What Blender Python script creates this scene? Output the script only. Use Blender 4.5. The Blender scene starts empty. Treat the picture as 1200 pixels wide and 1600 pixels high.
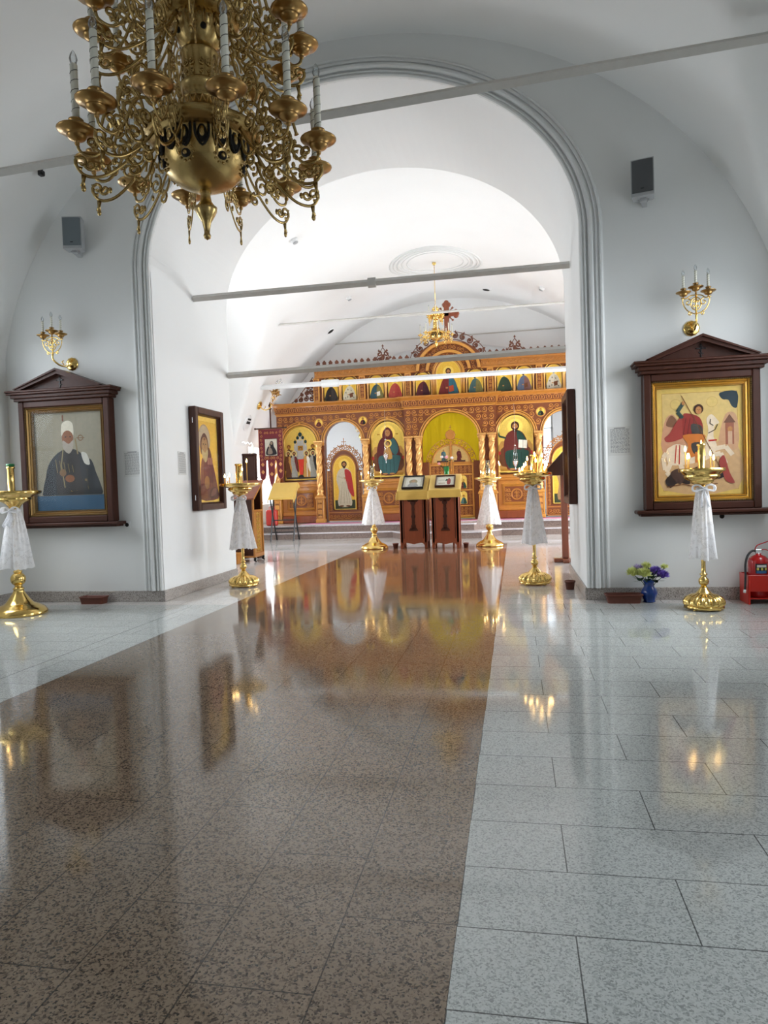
import bpy, math, random
from math import sin, cos, pi, sqrt, radians, atan2, hypot
from mathutils import Matrix, Vector
random.seed(7)
S = bpy.context.scene
COL = S.collection

# ------------------------------------------------------------------ camera, world, light, exposure
CAM_YAW, CAM_PITCH, CAM_ROLL = .1848, .0341, .0334
cam = bpy.data.cameras.new('camera'); cam_o = bpy.data.objects.new('camera', cam); COL.objects.link(cam_o)
fw = Vector((-sin(CAM_YAW)*cos(CAM_PITCH), cos(CAM_YAW)*cos(CAM_PITCH), -sin(CAM_PITCH)))
rt = Vector((cos(CAM_YAW), sin(CAM_YAW), 0)); up = rt.cross(fw)
r2 = rt*cos(CAM_ROLL) - up*sin(CAM_ROLL); u2 = rt*sin(CAM_ROLL) + up*cos(CAM_ROLL)
mw = Matrix((r2, u2, -fw)).transposed().to_4x4(); mw.translation = (0, 0, 1.25)
cam_o.matrix_world = mw
cam.sensor_fit = 'VERTICAL'; cam.sensor_height = 32.0; cam.lens = 32.0*1100/1600
cam.clip_start = .05; cam.clip_end = 200
S.camera = cam_o
S.view_settings.view_transform = 'Standard'; S.view_settings.look = 'None'
S.view_settings.exposure = 0.0; S.view_settings.gamma = 1; S.view_settings.use_curve_mapping = False

W = bpy.data.worlds.new('sky'); S.world = W; W.use_nodes = True
bg = W.node_tree.nodes['Background']; bg.inputs[0].default_value = (.80, .90, 1, 1); bg.inputs[1].default_value = 3.0

def area(name, loc, rot, sx, sy, power, color=(.80, .90, 1.0), spread=180):
    l = bpy.data.lights.new(name, 'AREA'); l.shape = 'RECTANGLE'; l.size = sx; l.size_y = sy
    l.energy = power; l.color = color; l.spread = radians(spread)
    o = bpy.data.objects.new(name, l); COL.objects.link(o); o.location = loc; o.rotation_euler = rot
    return o
# daylight through each window (a sheet of sky light just outside the pane)
NL, NR = -6.05, 2.67           # near hall side walls
FL, FR = -7.07, 3.67           # far hall side walls
DOWN = 38                      # the sky light falls slightly downwards
EAST, WEST = (0, radians(-90+DOWN), 0), (0, radians(90-DOWN), 0)      # EAST light shines +x, WEST shines -x
COOL = (.89, .945, 1.0)
area('daylight_near_left', (NL-.72, 6.4, 2.45), EAST, 2.1, 1.5, 60, COOL, 130)
area('daylight_near_left_back', (NL-.72, 1.2, 2.2), EAST, 2.3, 1.9, 21, COOL, 130)
area('daylight_near_right', (NR+.72, 6.4, 2.45), WEST, 2.1, 1.5, 73, COOL, 130)
area('daylight_near_right_back', (NR+.72, 1.2, 2.2), WEST, 2.3, 1.9, 30, COOL, 130)
area('added_daylight_far_left', (FL-.52, 13.4, 2.1), (0, radians(-90), 0), 2.4, 2.6, 255, (.90, .96, 1))  # light of an added window, lifts the overall brightness of the far hall
area('daylight_far_left_end', (FL-.52, 19.0, 2.0), (0, radians(-80), 0), 2.2, 1.8, 150, (.9, .96, 1))
area('added_daylight_far_right', (FR+.52, 13.4, 2.1), (0, radians(90), 0), 2.4, 2.6, 300, (.92, .97, 1))  # matching added window light on the right, also for overall brightness
area('daylight_far_right_end', (FR+.52, 17.2, 2.0), (0, radians(76), 0), 2.4, 2.2, 400, (.95, .98, 1))
area('daylight_altar_left', (-7.6, 22.4, 2.6), (0, radians(-90), radians(25)), 2.4, 2.0, 400, COOL)
area('daylight_altar_right', (4.2, 22.4, 2.6), (0, radians(90), radians(-25)), 2.4, 2.0, 400, COOL)

# ------------------------------------------------------------------ materials
MATS = {}
def new_mat(name):
    m = bpy.data.materials.new(name); m.use_nodes = True
    nt = m.node_tree; b = nt.nodes['Principled BSDF']
    MATS[name] = m
    return m, nt, b
def mat(name, col, rough=.5, metal=0., spec=.5, noise=0., nscale=6., bump=0., bscale=40., coat=0., emit=None, es=1., alpha=None, trans=0., ior=1.45, stretch=None, sheen=0.):
    m, nt, b = new_mat(name)
    b.inputs['Base Color'].default_value = (*col, 1); b.inputs['Roughness'].default_value = rough
    b.inputs['Metallic'].default_value = metal; b.inputs['Specular IOR Level'].default_value = spec
    b.inputs['Coat Weight'].default_value = coat; b.inputs['Transmission Weight'].default_value = trans; b.inputs['IOR'].default_value = ior
    if sheen: b.inputs['Sheen Weight'].default_value = sheen
    if emit: b.inputs['Emission Color'].default_value = (*emit, 1); b.inputs['Emission Strength'].default_value = es
    if alpha is not None: b.inputs['Alpha'].default_value = alpha
    tc = nt.nodes.new('ShaderNodeTexCoord'); mp = nt.nodes.new('ShaderNodeMapping')
    if stretch: mp.inputs['Scale'].default_value = stretch
    nt.links.new(tc.outputs['Object'], mp.inputs['Vector'])
    if noise:
        n = nt.nodes.new('ShaderNodeTexNoise'); n.inputs['Scale'].default_value = nscale; n.inputs['Detail'].default_value = 5
        r = nt.nodes.new('ShaderNodeMix'); r.data_type = 'RGBA'
        r.inputs[6].default_value = (*[c*(1-noise) for c in col], 1); r.inputs[7].default_value = (*[min(1, c*(1+noise)) for c in col], 1)
        nt.links.new(mp.outputs[0], n.inputs['Vector']); nt.links.new(n.outputs['Fac'], r.inputs[0]); nt.links.new(r.outputs[2], b.inputs['Base Color'])
    if bump:
        n = nt.nodes.new('ShaderNodeTexNoise'); n.inputs['Scale'].default_value = bscale; n.inputs['Detail'].default_value = 3
        bp = nt.nodes.new('ShaderNodeBump'); bp.inputs['Strength'].default_value = bump; bp.inputs['Distance'].default_value = .01
        nt.links.new(mp.outputs[0], n.inputs['Vector']); nt.links.new(n.outputs['Fac'], bp.inputs['Height']); nt.links.new(bp.outputs[0], b.inputs['Normal'])
    return m
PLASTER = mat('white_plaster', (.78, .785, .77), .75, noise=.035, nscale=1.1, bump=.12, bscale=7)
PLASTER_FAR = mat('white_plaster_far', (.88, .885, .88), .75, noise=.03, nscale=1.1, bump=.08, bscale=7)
TRIM = mat('white_trim', (.76, .77, .76), .55, noise=.04, nscale=9)
GREYPAINT = mat('grey_painted_iron', (.60, .58, .54), .5, noise=.08, nscale=14)
WHITEPAINT = mat('white_painted_iron', (.82, .83, .83), .4)
BRASS = mat('polished_brass', (.86, .60, .20), .16, 1, noise=.08, nscale=8, bump=.05, bscale=30)
OLDBRASS = mat('aged_brass', (.47, .33, .13), .27, 1, noise=.25, nscale=14, bump=.10, bscale=50)
OLDBRASS2 = mat('aged_copper_brass', (.42, .25, .09), .28, 1, noise=.25, nscale=20)
DARKHOLE = mat('dark_recess', (.012, .01, .008), .8)
OAK = mat('amber_oak', (.47, .185, .032), .33, coat=.25, noise=.22, nscale=9, stretch=(1, 1, .2))
OAK_RED = mat('carved_red_oak', (.19, .050, .012), .4, coat=.2, noise=.25, nscale=22)
OAK_LIGHT = mat('gilded_oak_trim', (.60, .27, .05), .33, coat=.3, noise=.15, nscale=9)
CARVE = mat('oak_carving', (.58, .235, .045), .36, coat=.25, noise=.2, nscale=30)
CREST = mat('dark_carved_cresting', (.15, .042, .016), .4, coat=.2, noise=.2, nscale=20)
MAHOG = mat('mahogany', (.25, .060, .022), .30, coat=.35, noise=.25, nscale=7, stretch=(3, 3, .4))
MAHOG_DARK = mat('dark_mahogany', (.050, .014, .007), .42, spec=.3, coat=.06, noise=.3, nscale=8, stretch=(3, 3, .5))
WALNUT = mat('walnut_case', (.060, .018, .009), .4, spec=.35, coat=.1, noise=.3, nscale=6, stretch=(3, 3, .5))
COLGOLD = mat('gilded_column', (.74, .40, .13), .3, .45, noise=.1, nscale=8)
GOLDLEAF = mat('gilt_frame', (.62, .40, .10), .28, .85, noise=.15, nscale=20)
GILTDARK = mat('dull_gilt', (.28, .17, .06), .35, .7, noise=.2, nscale=20)
BLACK = mat('black_lacquer', (.012, .012, .014), .3)
RUBBER = mat('black_rubber', (.02, .02, .022), .5)
WAX = mat('ivory_wax', (.86, .84, .72), .45, noise=.04)
WAXTAPER = mat('amber_taper_wax', (.82, .50, .10), .4)
SPIRAL = mat('dark_spiral_line', (.10, .10, .08), .6)
FLAME = mat('candle_flame', (1, .6, .2), .5, emit=(1, .62, .22), es=28)
YCLOTH = mat('yellow_cloth', (.66, .42, .085), .75, noise=.10, nscale=5, bump=.2, bscale=300, sheen=.3)
REDPAINT = mat('red_enamel', (.62, .022, .012), .28, coat=.4)
REDCYL = mat('red_cylinder', (.48, .012, .014), .22, coat=.5)
CLAY = mat('brown_plastic_pot', (.15, .045, .028), .5, noise=.1)
GREYPLASTIC = mat('grey_plastic', (.42, .43, .44), .5)
GRILLE = mat('dark_grille', (.085, .09, .095), .55, bump=.5, bscale=400)
GRILLE_L = mat('grey_grille', (.16, .19, .21), .55, bump=.5, bscale=400)
PAPER = mat('white_paper', (.72, .72, .70), .7)
PAPER2 = mat('aged_paper', (.55, .53, .50), .7)
INK = mat('grey_ink', (.16, .16, .17), .8)
BURG = mat('burgundy_velvet', (.16, .012, .022), .8, noise=.2, nscale=30, sheen=.4)
GOLDTHREAD = mat('gold_thread', (.62, .28, .10), .5, .3)
CARPET = mat('rose_carpet', (.45, .09, .20), .9, noise=.2, nscale=60)
CARPETW = mat('pale_carpet_stripe', (.75, .66, .74), .9)
SILVER = mat('silver_metal', (.82, .83, .86), .2, 1)
CHROME = mat('white_plastic', (.8, .8, .8), .35)
LEAF = mat('dark_green_leaf', (.018, .055, .018), .5)
YFLOWER = mat('yellow_green_petals', (.62, .66, .22), .6)
PFLOWER = mat('violet_petals', (.16, .09, .46), .6)
MFLOWER = mat('mauve_petals', (.38, .30, .50), .6)
ROSE = mat('pink_rose_petals', (.85, .42, .45), .6)
ROSEW = mat('white_rose_petals', (.88, .80, .76), .6)
BLUEGLASS = mat('cobalt_glass', (.004, .06, .34), .06, trans=.35, ior=1.45, coat=.5)
GREENGLASS = mat('green_glass', (.02, .30, .06), .1, trans=.4)
GREENFOIL = mat('green_foil', (.01, .16, .05), .4)

def glass_mat(name, tint=(1, 1, 1), gloss=.08):
    m = bpy.data.materials.new(name); m.use_nodes = True; nt = m.node_tree; nt.nodes.clear()
    o = nt.nodes.new('ShaderNodeOutputMaterial'); mx = nt.nodes.new('ShaderNodeMixShader')
    t = nt.nodes.new('ShaderNodeBsdfTransparent'); g = nt.nodes.new('ShaderNodeBsdfGlossy')
    f = nt.nodes.new('ShaderNodeFresnel'); f.inputs[0].default_value = 1.5
    mt = nt.nodes.new('ShaderNodeMath'); mt.operation = 'MULTIPLY_ADD'; mt.inputs[1].default_value = .8*(.10 if gloss < .1 else 1); mt.inputs[2].default_value = gloss*.25 if gloss > .1 else .002
    t.inputs[0].default_value = (*tint, 1); g.inputs['Roughness'].default_value = .03
    nt.links.new(f.outputs[0], mt.inputs[0]); nt.links.new(mt.outputs[0], mx.inputs[0])
    nt.links.new(t.outputs[0], mx.inputs[1]); nt.links.new(g.outputs[0], mx.inputs[2]); nt.links.new(mx.outputs[0], o.inputs[0])
    return m
PANE = glass_mat('clear_pane'); BULB = glass_mat('clear_bulb_glass', (.93, .95, .96), .35); TUBEGLASS = glass_mat('clear_glass_tube', (.95, .95, .93), .4)

def thin_cloth(name, col, trans=.4, hole=None):
    m = bpy.data.materials.new(name); m.use_nodes = True; nt = m.node_tree; nt.nodes.clear(); L = nt.links.new
    o = nt.nodes.new('ShaderNodeOutputMaterial'); d = nt.nodes.new('ShaderNodeBsdfDiffuse'); t = nt.nodes.new('ShaderNodeBsdfTranslucent'); mx = nt.nodes.new('ShaderNodeMixShader')
    d.inputs[0].default_value = (*col, 1); t.inputs[0].default_value = (*col, 1); mx.inputs[0].default_value = trans
    L(d.outputs[0], mx.inputs[1]); L(t.outputs[0], mx.inputs[2]); out = mx.outputs[0]
    if hole:
        tc = nt.nodes.new('ShaderNodeTexCoord'); v = nt.nodes.new('ShaderNodeTexVoronoi'); v.inputs['Scale'].default_value = 70; v.feature = 'DISTANCE_TO_EDGE'
        n = nt.nodes.new('ShaderNodeTexNoise'); n.inputs['Scale'].default_value = 18
        r = nt.nodes.new('ShaderNodeMapRange'); r.inputs[1].default_value = .02; r.inputs[2].default_value = .14; r.inputs[3].default_value = 1; r.inputs[4].default_value = hole
        r2 = nt.nodes.new('ShaderNodeMapRange'); r2.inputs[1].default_value = .45; r2.inputs[2].default_value = .6; r2.inputs[3].default_value = 0; r2.inputs[4].default_value = .5
        a = nt.nodes.new('ShaderNodeMath'); a.operation = 'ADD'; a.use_clamp = True; tr = nt.nodes.new('ShaderNodeBsdfTransparent'); m2 = nt.nodes.new('ShaderNodeMixShader')
        L(tc.outputs['Object'], v.inputs['Vector']); L(tc.outputs['Object'], n.inputs['Vector']); L(v.outputs['Distance'], r.inputs[0]); L(n.outputs['Fac'], r2.inputs[0])
        L(r.outputs[0], a.inputs[0]); L(r2.outputs[0], a.inputs[1]); L(a.outputs[0], m2.inputs[0]); L(tr.outputs[0], m2.inputs[1]); L(out, m2.inputs[2]); out = m2.outputs[0]
    L(out, o.inputs[0]); return m
LACE = thin_cloth('white_lace', (.97, .97, .99), .40, .78)
YCURTAIN = thin_cloth('yellow_curtain', (1, .70, .025), .6)

def paint_mat():
    m, nt, b = new_mat('icon_paint')
    at = nt.nodes.new('ShaderNodeVertexColor'); at.layer_name = 'Col'
    n = nt.nodes.new('ShaderNodeTexNoise'); n.inputs['Scale'].default_value = 22; n.inputs['Detail'].default_value = 4
    tc = nt.nodes.new('ShaderNodeTexCoord'); nt.links.new(tc.outputs['Object'], n.inputs['Vector'])
    mr = nt.nodes.new('ShaderNodeMapRange'); mr.inputs[3].default_value = .78; mr.inputs[4].default_value = 1.2; nt.links.new(n.outputs['Fac'], mr.inputs[0])
    mx = nt.nodes.new('ShaderNodeMix'); mx.data_type = 'RGBA'; mx.blend_type = 'MULTIPLY'; mx.inputs[0].default_value = 1
    nt.links.new(at.outputs['Color'], mx.inputs[6]); nt.links.new(mr.outputs[0], mx.inputs[7]); nt.links.new(mx.outputs[2], b.inputs['Base Color'])
    mt = nt.nodes.new('ShaderNodeMath'); mt.operation = 'MULTIPLY'; mt.inputs[1].default_value = .2
    nt.links.new(at.outputs['Alpha'], mt.inputs[0]); nt.links.new(mt.outputs[0], b.inputs['Metallic'])
    b.inputs['Roughness'].default_value = .5; b.inputs['Specular IOR Level'].default_value = .25
    return m
PAINT = paint_mat()

def granite(nt, b, colA, colB, scale, contrast=.5):
    """returns a colour socket of speckled granite in world metres"""
    tc = nt.nodes.new('ShaderNodeTexCoord')
    n = nt.nodes.new('ShaderNodeTexNoise'); n.inputs['Scale'].default_value = scale*.9; n.inputs['Detail'].default_value = 2
    ad = nt.nodes.new('ShaderNodeVectorMath'); ad.operation = 'MULTIPLY_ADD'; ad.inputs[1].default_value = (.012, .012, .012)
    nt.links.new(tc.outputs['Object'], n.inputs['Vector']); nt.links.new(n.outputs['Color'], ad.inputs[0]); nt.links.new(tc.outputs['Object'], ad.inputs[2])
    v = nt.nodes.new('ShaderNodeTexVoronoi'); v.inputs['Scale'].default_value = scale*1.9
    nt.links.new(ad.outputs[0], v.inputs['Vector'])
    sp = nt.nodes.new('ShaderNodeSeparateColor'); nt.links.new(v.outputs['Color'], sp.inputs[0])
    r = nt.nodes.new('ShaderNodeValToRGB'); r.color_ramp.elements[0].position = max(0, .30-contrast/2); r.color_ramp.elements[1].position = .30+contrast/2
    r.color_ramp.elements[0].color = (*colA, 1); r.color_ramp.elements[1].color = (*colB, 1)
    nt.links.new(sp.outputs[0], r.inputs[0])
    return r.outputs[0]
def floor_mat():
    m, nt, b = new_mat('polished_granite_tiles')
    L = nt.links.new
    light = granite(nt, b, (.28, .295, .285), (.55, .575, .555), 100, .6)
    brown = granite(nt, b, (.030, .020, .014), (.255, .188, .130), 90, .5)
    tc = nt.nodes.new('ShaderNodeTexCoord'); sx = nt.nodes.new('ShaderNodeSeparateXYZ'); L(tc.outputs['Object'], sx.inputs[0])
    def M(op, a, c=None, d=None):
        n = nt.nodes.new('ShaderNodeMath'); n.operation = op
        for i, v in enumerate((a, c, d)):
            if v is None: continue
            if isinstance(v, (int, float)): n.inputs[i].default_value = v
            else: L(v, n.inputs[i])
        return n.outputs[0]
    X, Y = sx.outputs[0], sx.outputs[1]
    strip = M('MULTIPLY', M('MULTIPLY', M('GREATER_THAN', X, -3.172), M('LESS_THAN', X, -.194)), M('LESS_THAN', Y, 14.95))
    def brick(ux, uy, lines, w, h):
        cb = nt.nodes.new('ShaderNodeCombineXYZ'); L(ux, cb.inputs[0]); L(uy, cb.inputs[1])
        t = nt.nodes.new('ShaderNodeTexBrick'); t.offset = .5; t.squash = 1; t.inputs['Scale'].default_value = 1
        t.inputs['Brick Width'].default_value = w; t.inputs['Row Height'].default_value = h
        t.inputs['Mortar Size'].default_value = .0022; t.inputs['Mortar Smooth'].default_value = .1; t.inputs['Bias'].default_value = 0
        t.inputs['Color1'].default_value = (.95, .95, .95, 1); t.inputs['Color2'].default_value = (1.05, 1.05, 1.05, 1); t.inputs['Mortar'].default_value = (.22, .22, .22, 1)
        L(cb.outputs[0], t.inputs['Vector'])
        return t.outputs['Color']
    bl = brick(M('ADD', X, .194+.653*20), M('ADD', Y, -1.633+.322*20), None, .653, .322)
    bb = brick(M('ADD', Y, -2.61+.65*30), M('ADD', X, .194+.3305*40), None, .65, .3305)
    def mix(f, a, c, mode='MIX'):
        n = nt.nodes.new('ShaderNodeMix'); n.data_type = 'RGBA'; n.blend_type = mode
        if isinstance(f, float): n.inputs[0].default_value = f
        else: L(f, n.inputs[0])
        L(a, n.inputs[6]); L(c, n.inputs[7]); return n.outputs[2]
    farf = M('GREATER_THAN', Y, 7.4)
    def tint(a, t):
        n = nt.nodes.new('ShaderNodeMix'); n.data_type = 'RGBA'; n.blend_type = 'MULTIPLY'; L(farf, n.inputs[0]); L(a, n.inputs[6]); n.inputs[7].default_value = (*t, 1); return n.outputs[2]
    light = tint(light, (1.32, 1.2, 1.19)); brown = tint(brown, (1.35, .92, .78))  # far light tiles pinkish, their colour also brightened in place of window glare
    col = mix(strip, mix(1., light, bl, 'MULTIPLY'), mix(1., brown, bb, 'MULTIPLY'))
    joint = M('MULTIPLY', M('LESS_THAN', M('ABSOLUTE', M('ADD', X, 3.59)), .0045), M('LESS_THAN', Y, 7.3))
    dk = nt.nodes.new('ShaderNodeMix'); dk.data_type = 'RGBA'; L(joint, dk.inputs[0]); L(col, dk.inputs[6]); dk.inputs[7].default_value = (.03, .03, .03, 1); col = dk.outputs[2]
    L(col, b.inputs['Base Color'])
    b.inputs['Roughness'].default_value = .10; b.inputs['Specular IOR Level'].default_value = .55
    n = nt.nodes.new('ShaderNodeTexNoise'); n.inputs['Scale'].default_value = 1.3; n.inputs['Detail'].default_value = 6
    L(tc.outputs['Object'], n.inputs['Vector'])
    rr = nt.nodes.new('ShaderNodeMapRange'); rr.inputs[1].default_value = .35; rr.inputs[2].default_value = .7; rr.inputs[3].default_value = .05; rr.inputs[4].default_value = .12
    L(n.outputs['Fac'], rr.inputs[0]); L(rr.outputs[0], b.inputs['Roughness'])
    return m
FLOOR = floor_mat()
m_, nt_, b_ = new_mat('speckled_grey_granite'); b_.inputs['Roughness'].default_value = .3
nt_.links.new(granite(nt_, b_, (.16, .135, .12), (.46, .42, .39), 90, .3), b_.inputs['Base Color']); GRANITE = m_

# ------------------------------------------------------------------ mesh builder
class MB:
    def __init__(s): s.v = []; s.f = []; s.m = []; s.sm = []; s.c = []
    def face(s, idx, m=0, sm=False): s.f.append(idx); s.m.append(m); s.sm.append(sm)
    def mark(s): return len(s.v)
    def apply(s, M, k=0):
        for i in range(k, len(s.v)): s.v[i] = tuple(M @ Vector(s.v[i]))
    def box(s, x0, y0, z0, x1, y1, z1, m=0):
        k = len(s.v)
        if x0 > x1: x0, x1 = x1, x0
        if y0 > y1: y0, y1 = y1, y0
        if z0 > z1: z0, z1 = z1, z0
        s.v += [(x, y, z) for z in (z0, z1) for y in (y0, y1) for x in (x0, x1)]
        for q in ((0, 2, 3, 1), (4, 5, 7, 6), (0, 1, 5, 4), (2, 6, 7, 3), (0, 4, 6, 2), (1, 3, 7, 5)): s.face([k+i for i in q], m)
        return s
    def bbox(s, x0, y0, z0, x1, y1, z1, b=.01, m=0):
        """box with chamfered edges along all faces (bevelled block)"""
        k = len(s.v); cx, cy, cz = (x0+x1)/2, (y0+y1)/2, (z0+z1)/2; h = (abs(x1-x0)/2, abs(y1-y0)/2, abs(z1-z0)/2); b = min(b, min(h)*.45)
        idx = {}
        for sx in (-1, 1):
            for sy in (-1, 1):
                for sz in (-1, 1):
                    for a in range(3):
                        p = [h[0], h[1], h[2]]
                        for j in range(3):
                            if j != a: p[j] -= b
                        idx[(sx, sy, sz, a)] = len(s.v); s.v.append((cx+sx*p[0], cy+sy*p[1], cz+sz*p[2]))
        I = idx
        for q in (-1, 1):
            a = [I[(q, -1, -1, 0)], I[(q, 1, -1, 0)], I[(q, 1, 1, 0)], I[(q, -1, 1, 0)]]; s.face(a if q > 0 else a[::-1], m)
            a = [I[(-1, q, -1, 1)], I[(1, q, -1, 1)], I[(1, q, 1, 1)], I[(-1, q, 1, 1)]]; s.face(a[::-1] if q > 0 else a, m)
            a = [I[(-1, -1, q, 2)], I[(1, -1, q, 2)], I[(1, 1, q, 2)], I[(-1, 1, q, 2)]]; s.face(a if q > 0 else a[::-1], m)
        for p in (-1, 1):
            for q in (-1, 1):
                s.face([I[(p, q, -1, 0)], I[(p, q, 1, 0)], I[(p, q, 1, 1)], I[(p, q, -1, 1)]], m)
                s.face([I[(p, -1, q, 0)], I[(p, 1, q, 0)], I[(p, 1, q, 2)], I[(p, -1, q, 2)]], m)
                s.face([I[(-1, p, q, 1)], I[(1, p, q, 1)], I[(1, p, q, 2)], I[(-1, p, q, 2)]], m)
                for r in (-1, 1): s.face([I[(p, q, r, 0)], I[(p, q, r, 1)], I[(p, q, r, 2)]], m)
        return s
    def lathe(s, prof, seg=20, c=(0, 0, 0), m=0, sm=True, mod=None, rot=None):
        k = len(s.v)
        for (r, z) in prof:
            for i in range(seg):
                a = 2*pi*i/seg; rr = r*(mod(a, z) if mod else 1)
                p = (rr*cos(a), rr*sin(a), z)
                if rot: p = tuple(rot @ Vector(p))
                s.v.append((c[0]+p[0], c[1]+p[1], c[2]+p[2]))
        for j in range(len(prof)-1):
            for i in range(seg):
                a, b = k+j*seg+i, k+j*seg+(i+1) % seg
                s.face([a, b, b+seg, a+seg], m, sm)
        if prof[0][0] > 1e-5: s.face([k+i for i in range(seg)][::-1], m)
        if prof[-1][0] > 1e-5: s.face([k+(len(prof)-1)*seg+i for i in range(seg)], m)
        return s
    def tube(s, pts, r=.01, n=6, m=0, sm=True, flat=1., closed=False, upv=None):
        """sweep an n-gon; r float or list; flat squeezes along the up vector"""
        P = [Vector(p) for p in pts]; N = len(P); k = len(s.v)
        R = r if isinstance(r, (list, tuple)) else [r]*N
        ref = Vector(upv) if upv else Vector((0, 0, 1)); prev = None
        for i in range(N):
            t = (P[min(i+1, N-1)]-P[max(i-1, 0)])
            if closed: t = P[(i+1) % N]-P[i-1]
            if t.length < 1e-9: t = Vector((0, 0, 1))
            t.normalize()
            if prev is None or upv:
                a = ref if abs(t.dot(ref)) < .95 else Vector((1, 0, 0))
                n1 = (a-t*a.dot(t)).normalized()
            else:
                n1 = prev-t*prev.dot(t)
                n1 = n1.normalized() if n1.length > 1e-6 else t.orthogonal().normalized()
            prev = n1; n2 = t.cross(n1)
            for j in range(n):
                a = 2*pi*j/n
                q = P[i]+n1*(cos(a)*R[i]*flat)+n2*(sin(a)*R[i]); s.v.append((q.x, q.y, q.z))
        for i in range(N if closed else N-1):
            for j in range(n):
                a, b = k+i*n+j, k+i*n+(j+1) % n; c = k+((i+1) % N)*n+j; d = k+((i+1) % N)*n+(j+1) % n
                s.face([a, b, d, c], m, sm)
        if not closed:
            s.face([k+j for j in range(n)][::-1], m); s.face([k+(N-1)*n+j for j in range(n)], m)
        return s
    def ball(s, c, r, m=0, seg=10, rings=6, sc=(1, 1, 1)):
        pr = [(sin(pi*i/rings), -cos(pi*i/rings)) for i in range(rings+1)]
        k = len(s.v)
        for (a, z) in pr:
            for i in range(seg):
                t = 2*pi*i/seg; s.v.append((c[0]+r*sc[0]*a*cos(t), c[1]+r*sc[1]*a*sin(t), c[2]+r*sc[2]*z))
        for j in range(rings):
            for i in range(seg):
                a, b = k+j*seg+i, k+j*seg+(i+1) % seg; s.face([a, b, b+seg, a+seg], m, True)
        return s
    def prism(s, poly, y0, y1, m=0, axis='y', sm=False):
        """extrude polygon [(a,b)] : axis y -> (a,y,b); x -> (x,a,b); z -> (a,b,z)"""
        k = len(s.v); n = len(poly)
        f = {'y': lambda a, b, t: (a, t, b), 'x': lambda a, b, t: (t, a, b), 'z': lambda a, b, t: (a, b, t)}[axis]
        for t in (y0, y1): s.v += [f(a, b, t) for a, b in poly]
        s.face(list(range(k, k+n)), m); s.face(list(range(k+n, k+2*n))[::-1], m)
        for i in range(n): s.face([k+i, k+n+i, k+n+(i+1) % n, k+(i+1) % n], m, sm)
        return s
    def strip(s, A, B, m=0, sm=False):
        k = len(s.v); s.v += [tuple(p) for p in A]; s.v += [tuple(p) for p in B]; n = len(A)
        for i in range(n-1): s.face([k+i, k+i+1, k+n+i+1, k+n+i], m, sm)
        return s
    def grid(s, rows, m=0, sm=True, closed=False):
        k = len(s.v); n = len(rows[0])
        for r in rows: s.v += [tuple(p) for p in r]
        for j in range(len(rows)-1):
            for i in range(n if closed else n-1):
                a = k+j*n+i; b = k+j*n+(i+1) % n; s.face([a, b, b+n, a+n], m, sm)
        return s

def link(o, parent=None, label=None, cat=None, group=None, kind=None):
    COL.objects.link(o)
    if parent is not None: o.parent = parent
    if label: o['label'] = label
    if cat: o['category'] = cat
    if group: o['group'] = group
    if kind: o['kind'] = kind
    return o
def obj(name, mb, mats, parent=None, label=None, cat=None, group=None, kind=None, loc=None, rot=None, fix=True):
    me = bpy.data.meshes.new(name); me.from_pydata(mb.v, [], mb.f)
    for m in (mats if isinstance(mats, (list, tuple)) else [mats]): me.materials.append(m)
    me.polygons.foreach_set('material_index', mb.m); me.polygons.foreach_set('use_smooth', mb.sm); me.update()
    if fix:
        import bmesh
        b = bmesh.new(); b.from_mesh(me); bmesh.ops.recalc_face_normals(b, faces=b.faces); b.to_mesh(me); b.free()
    o = bpy.data.objects.new(name, me)
    if loc is not None: o.location = loc
    if rot is not None: o.rotation_euler = rot
    return link(o, parent, label, cat, group, kind)
def thing(name, label, cat, loc=(0, 0, 0), rz=0, group=None, scale=None):
    o = bpy.data.objects.new(name, None); o.empty_display_size = .1; o.location = loc; o.rotation_euler = (0, 0, rz)
    if scale: o.scale = (scale,)*3
    return link(o, None, label, cat, group)
def inst(name, me, parent=None, loc=(0, 0, 0), rot=(0, 0, 0), label=None, cat=None, group=None):
    o = bpy.data.objects.new(name, me); o.location = loc; o.rotation_euler = rot
    return link(o, parent, label, cat, group)
def struct(name, mb, m, parent=None, fix=True): return obj(name, mb, m, parent, kind='structure', fix=fix)
def copy_tree(o, loc=None, rz=None, label=None, group=None):
    r = o.copy(); COL.objects.link(r)
    if loc is not None: r.location = loc
    if rz is not None: r.rotation_euler = (0, 0, rz)
    if label: r['label'] = label
    if group: r['group'] = group
    for ch in list(o.children):
        c = ch.copy(); COL.objects.link(c); c.parent = r
        for g in ch.children:
            d = g.copy(); COL.objects.link(d); d.parent = c
    return r

def catmull(P, n=6, closed=False):
    out = []; N = len(P); D = len(P[0])
    for i in range(N if closed else N-1):
        p0 = P[(i-1) % N] if closed else P[max(i-1, 0)]; p1 = P[i]; p2 = P[(i+1) % N]; p3 = P[(i+2) % N] if closed else P[min(i+2, N-1)]
        for j in range(n):
            t = j/n
            out.append(tuple(.5*(2*p1[k]+(p2[k]-p0[k])*t+(2*p0[k]-5*p1[k]+4*p2[k]-p3[k])*t*t+(3*p1[k]-p0[k]-3*p2[k]+p3[k])*t**3) for k in range(D)))
    if not closed: out.append(tuple(P[-1]))
    return out
def spiral(cx, cy, r, a0, turns, shrink=.2, n=14):
    """2D points from the outside in; turns signed"""
    return [(cx+(r+(r*shrink-r)*t)*cos(a0+2*pi*turns*t), cy+(r+(r*shrink-r)*t)*sin(a0+2*pi*turns*t)) for t in [i/(n-1) for i in range(n)]]
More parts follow.
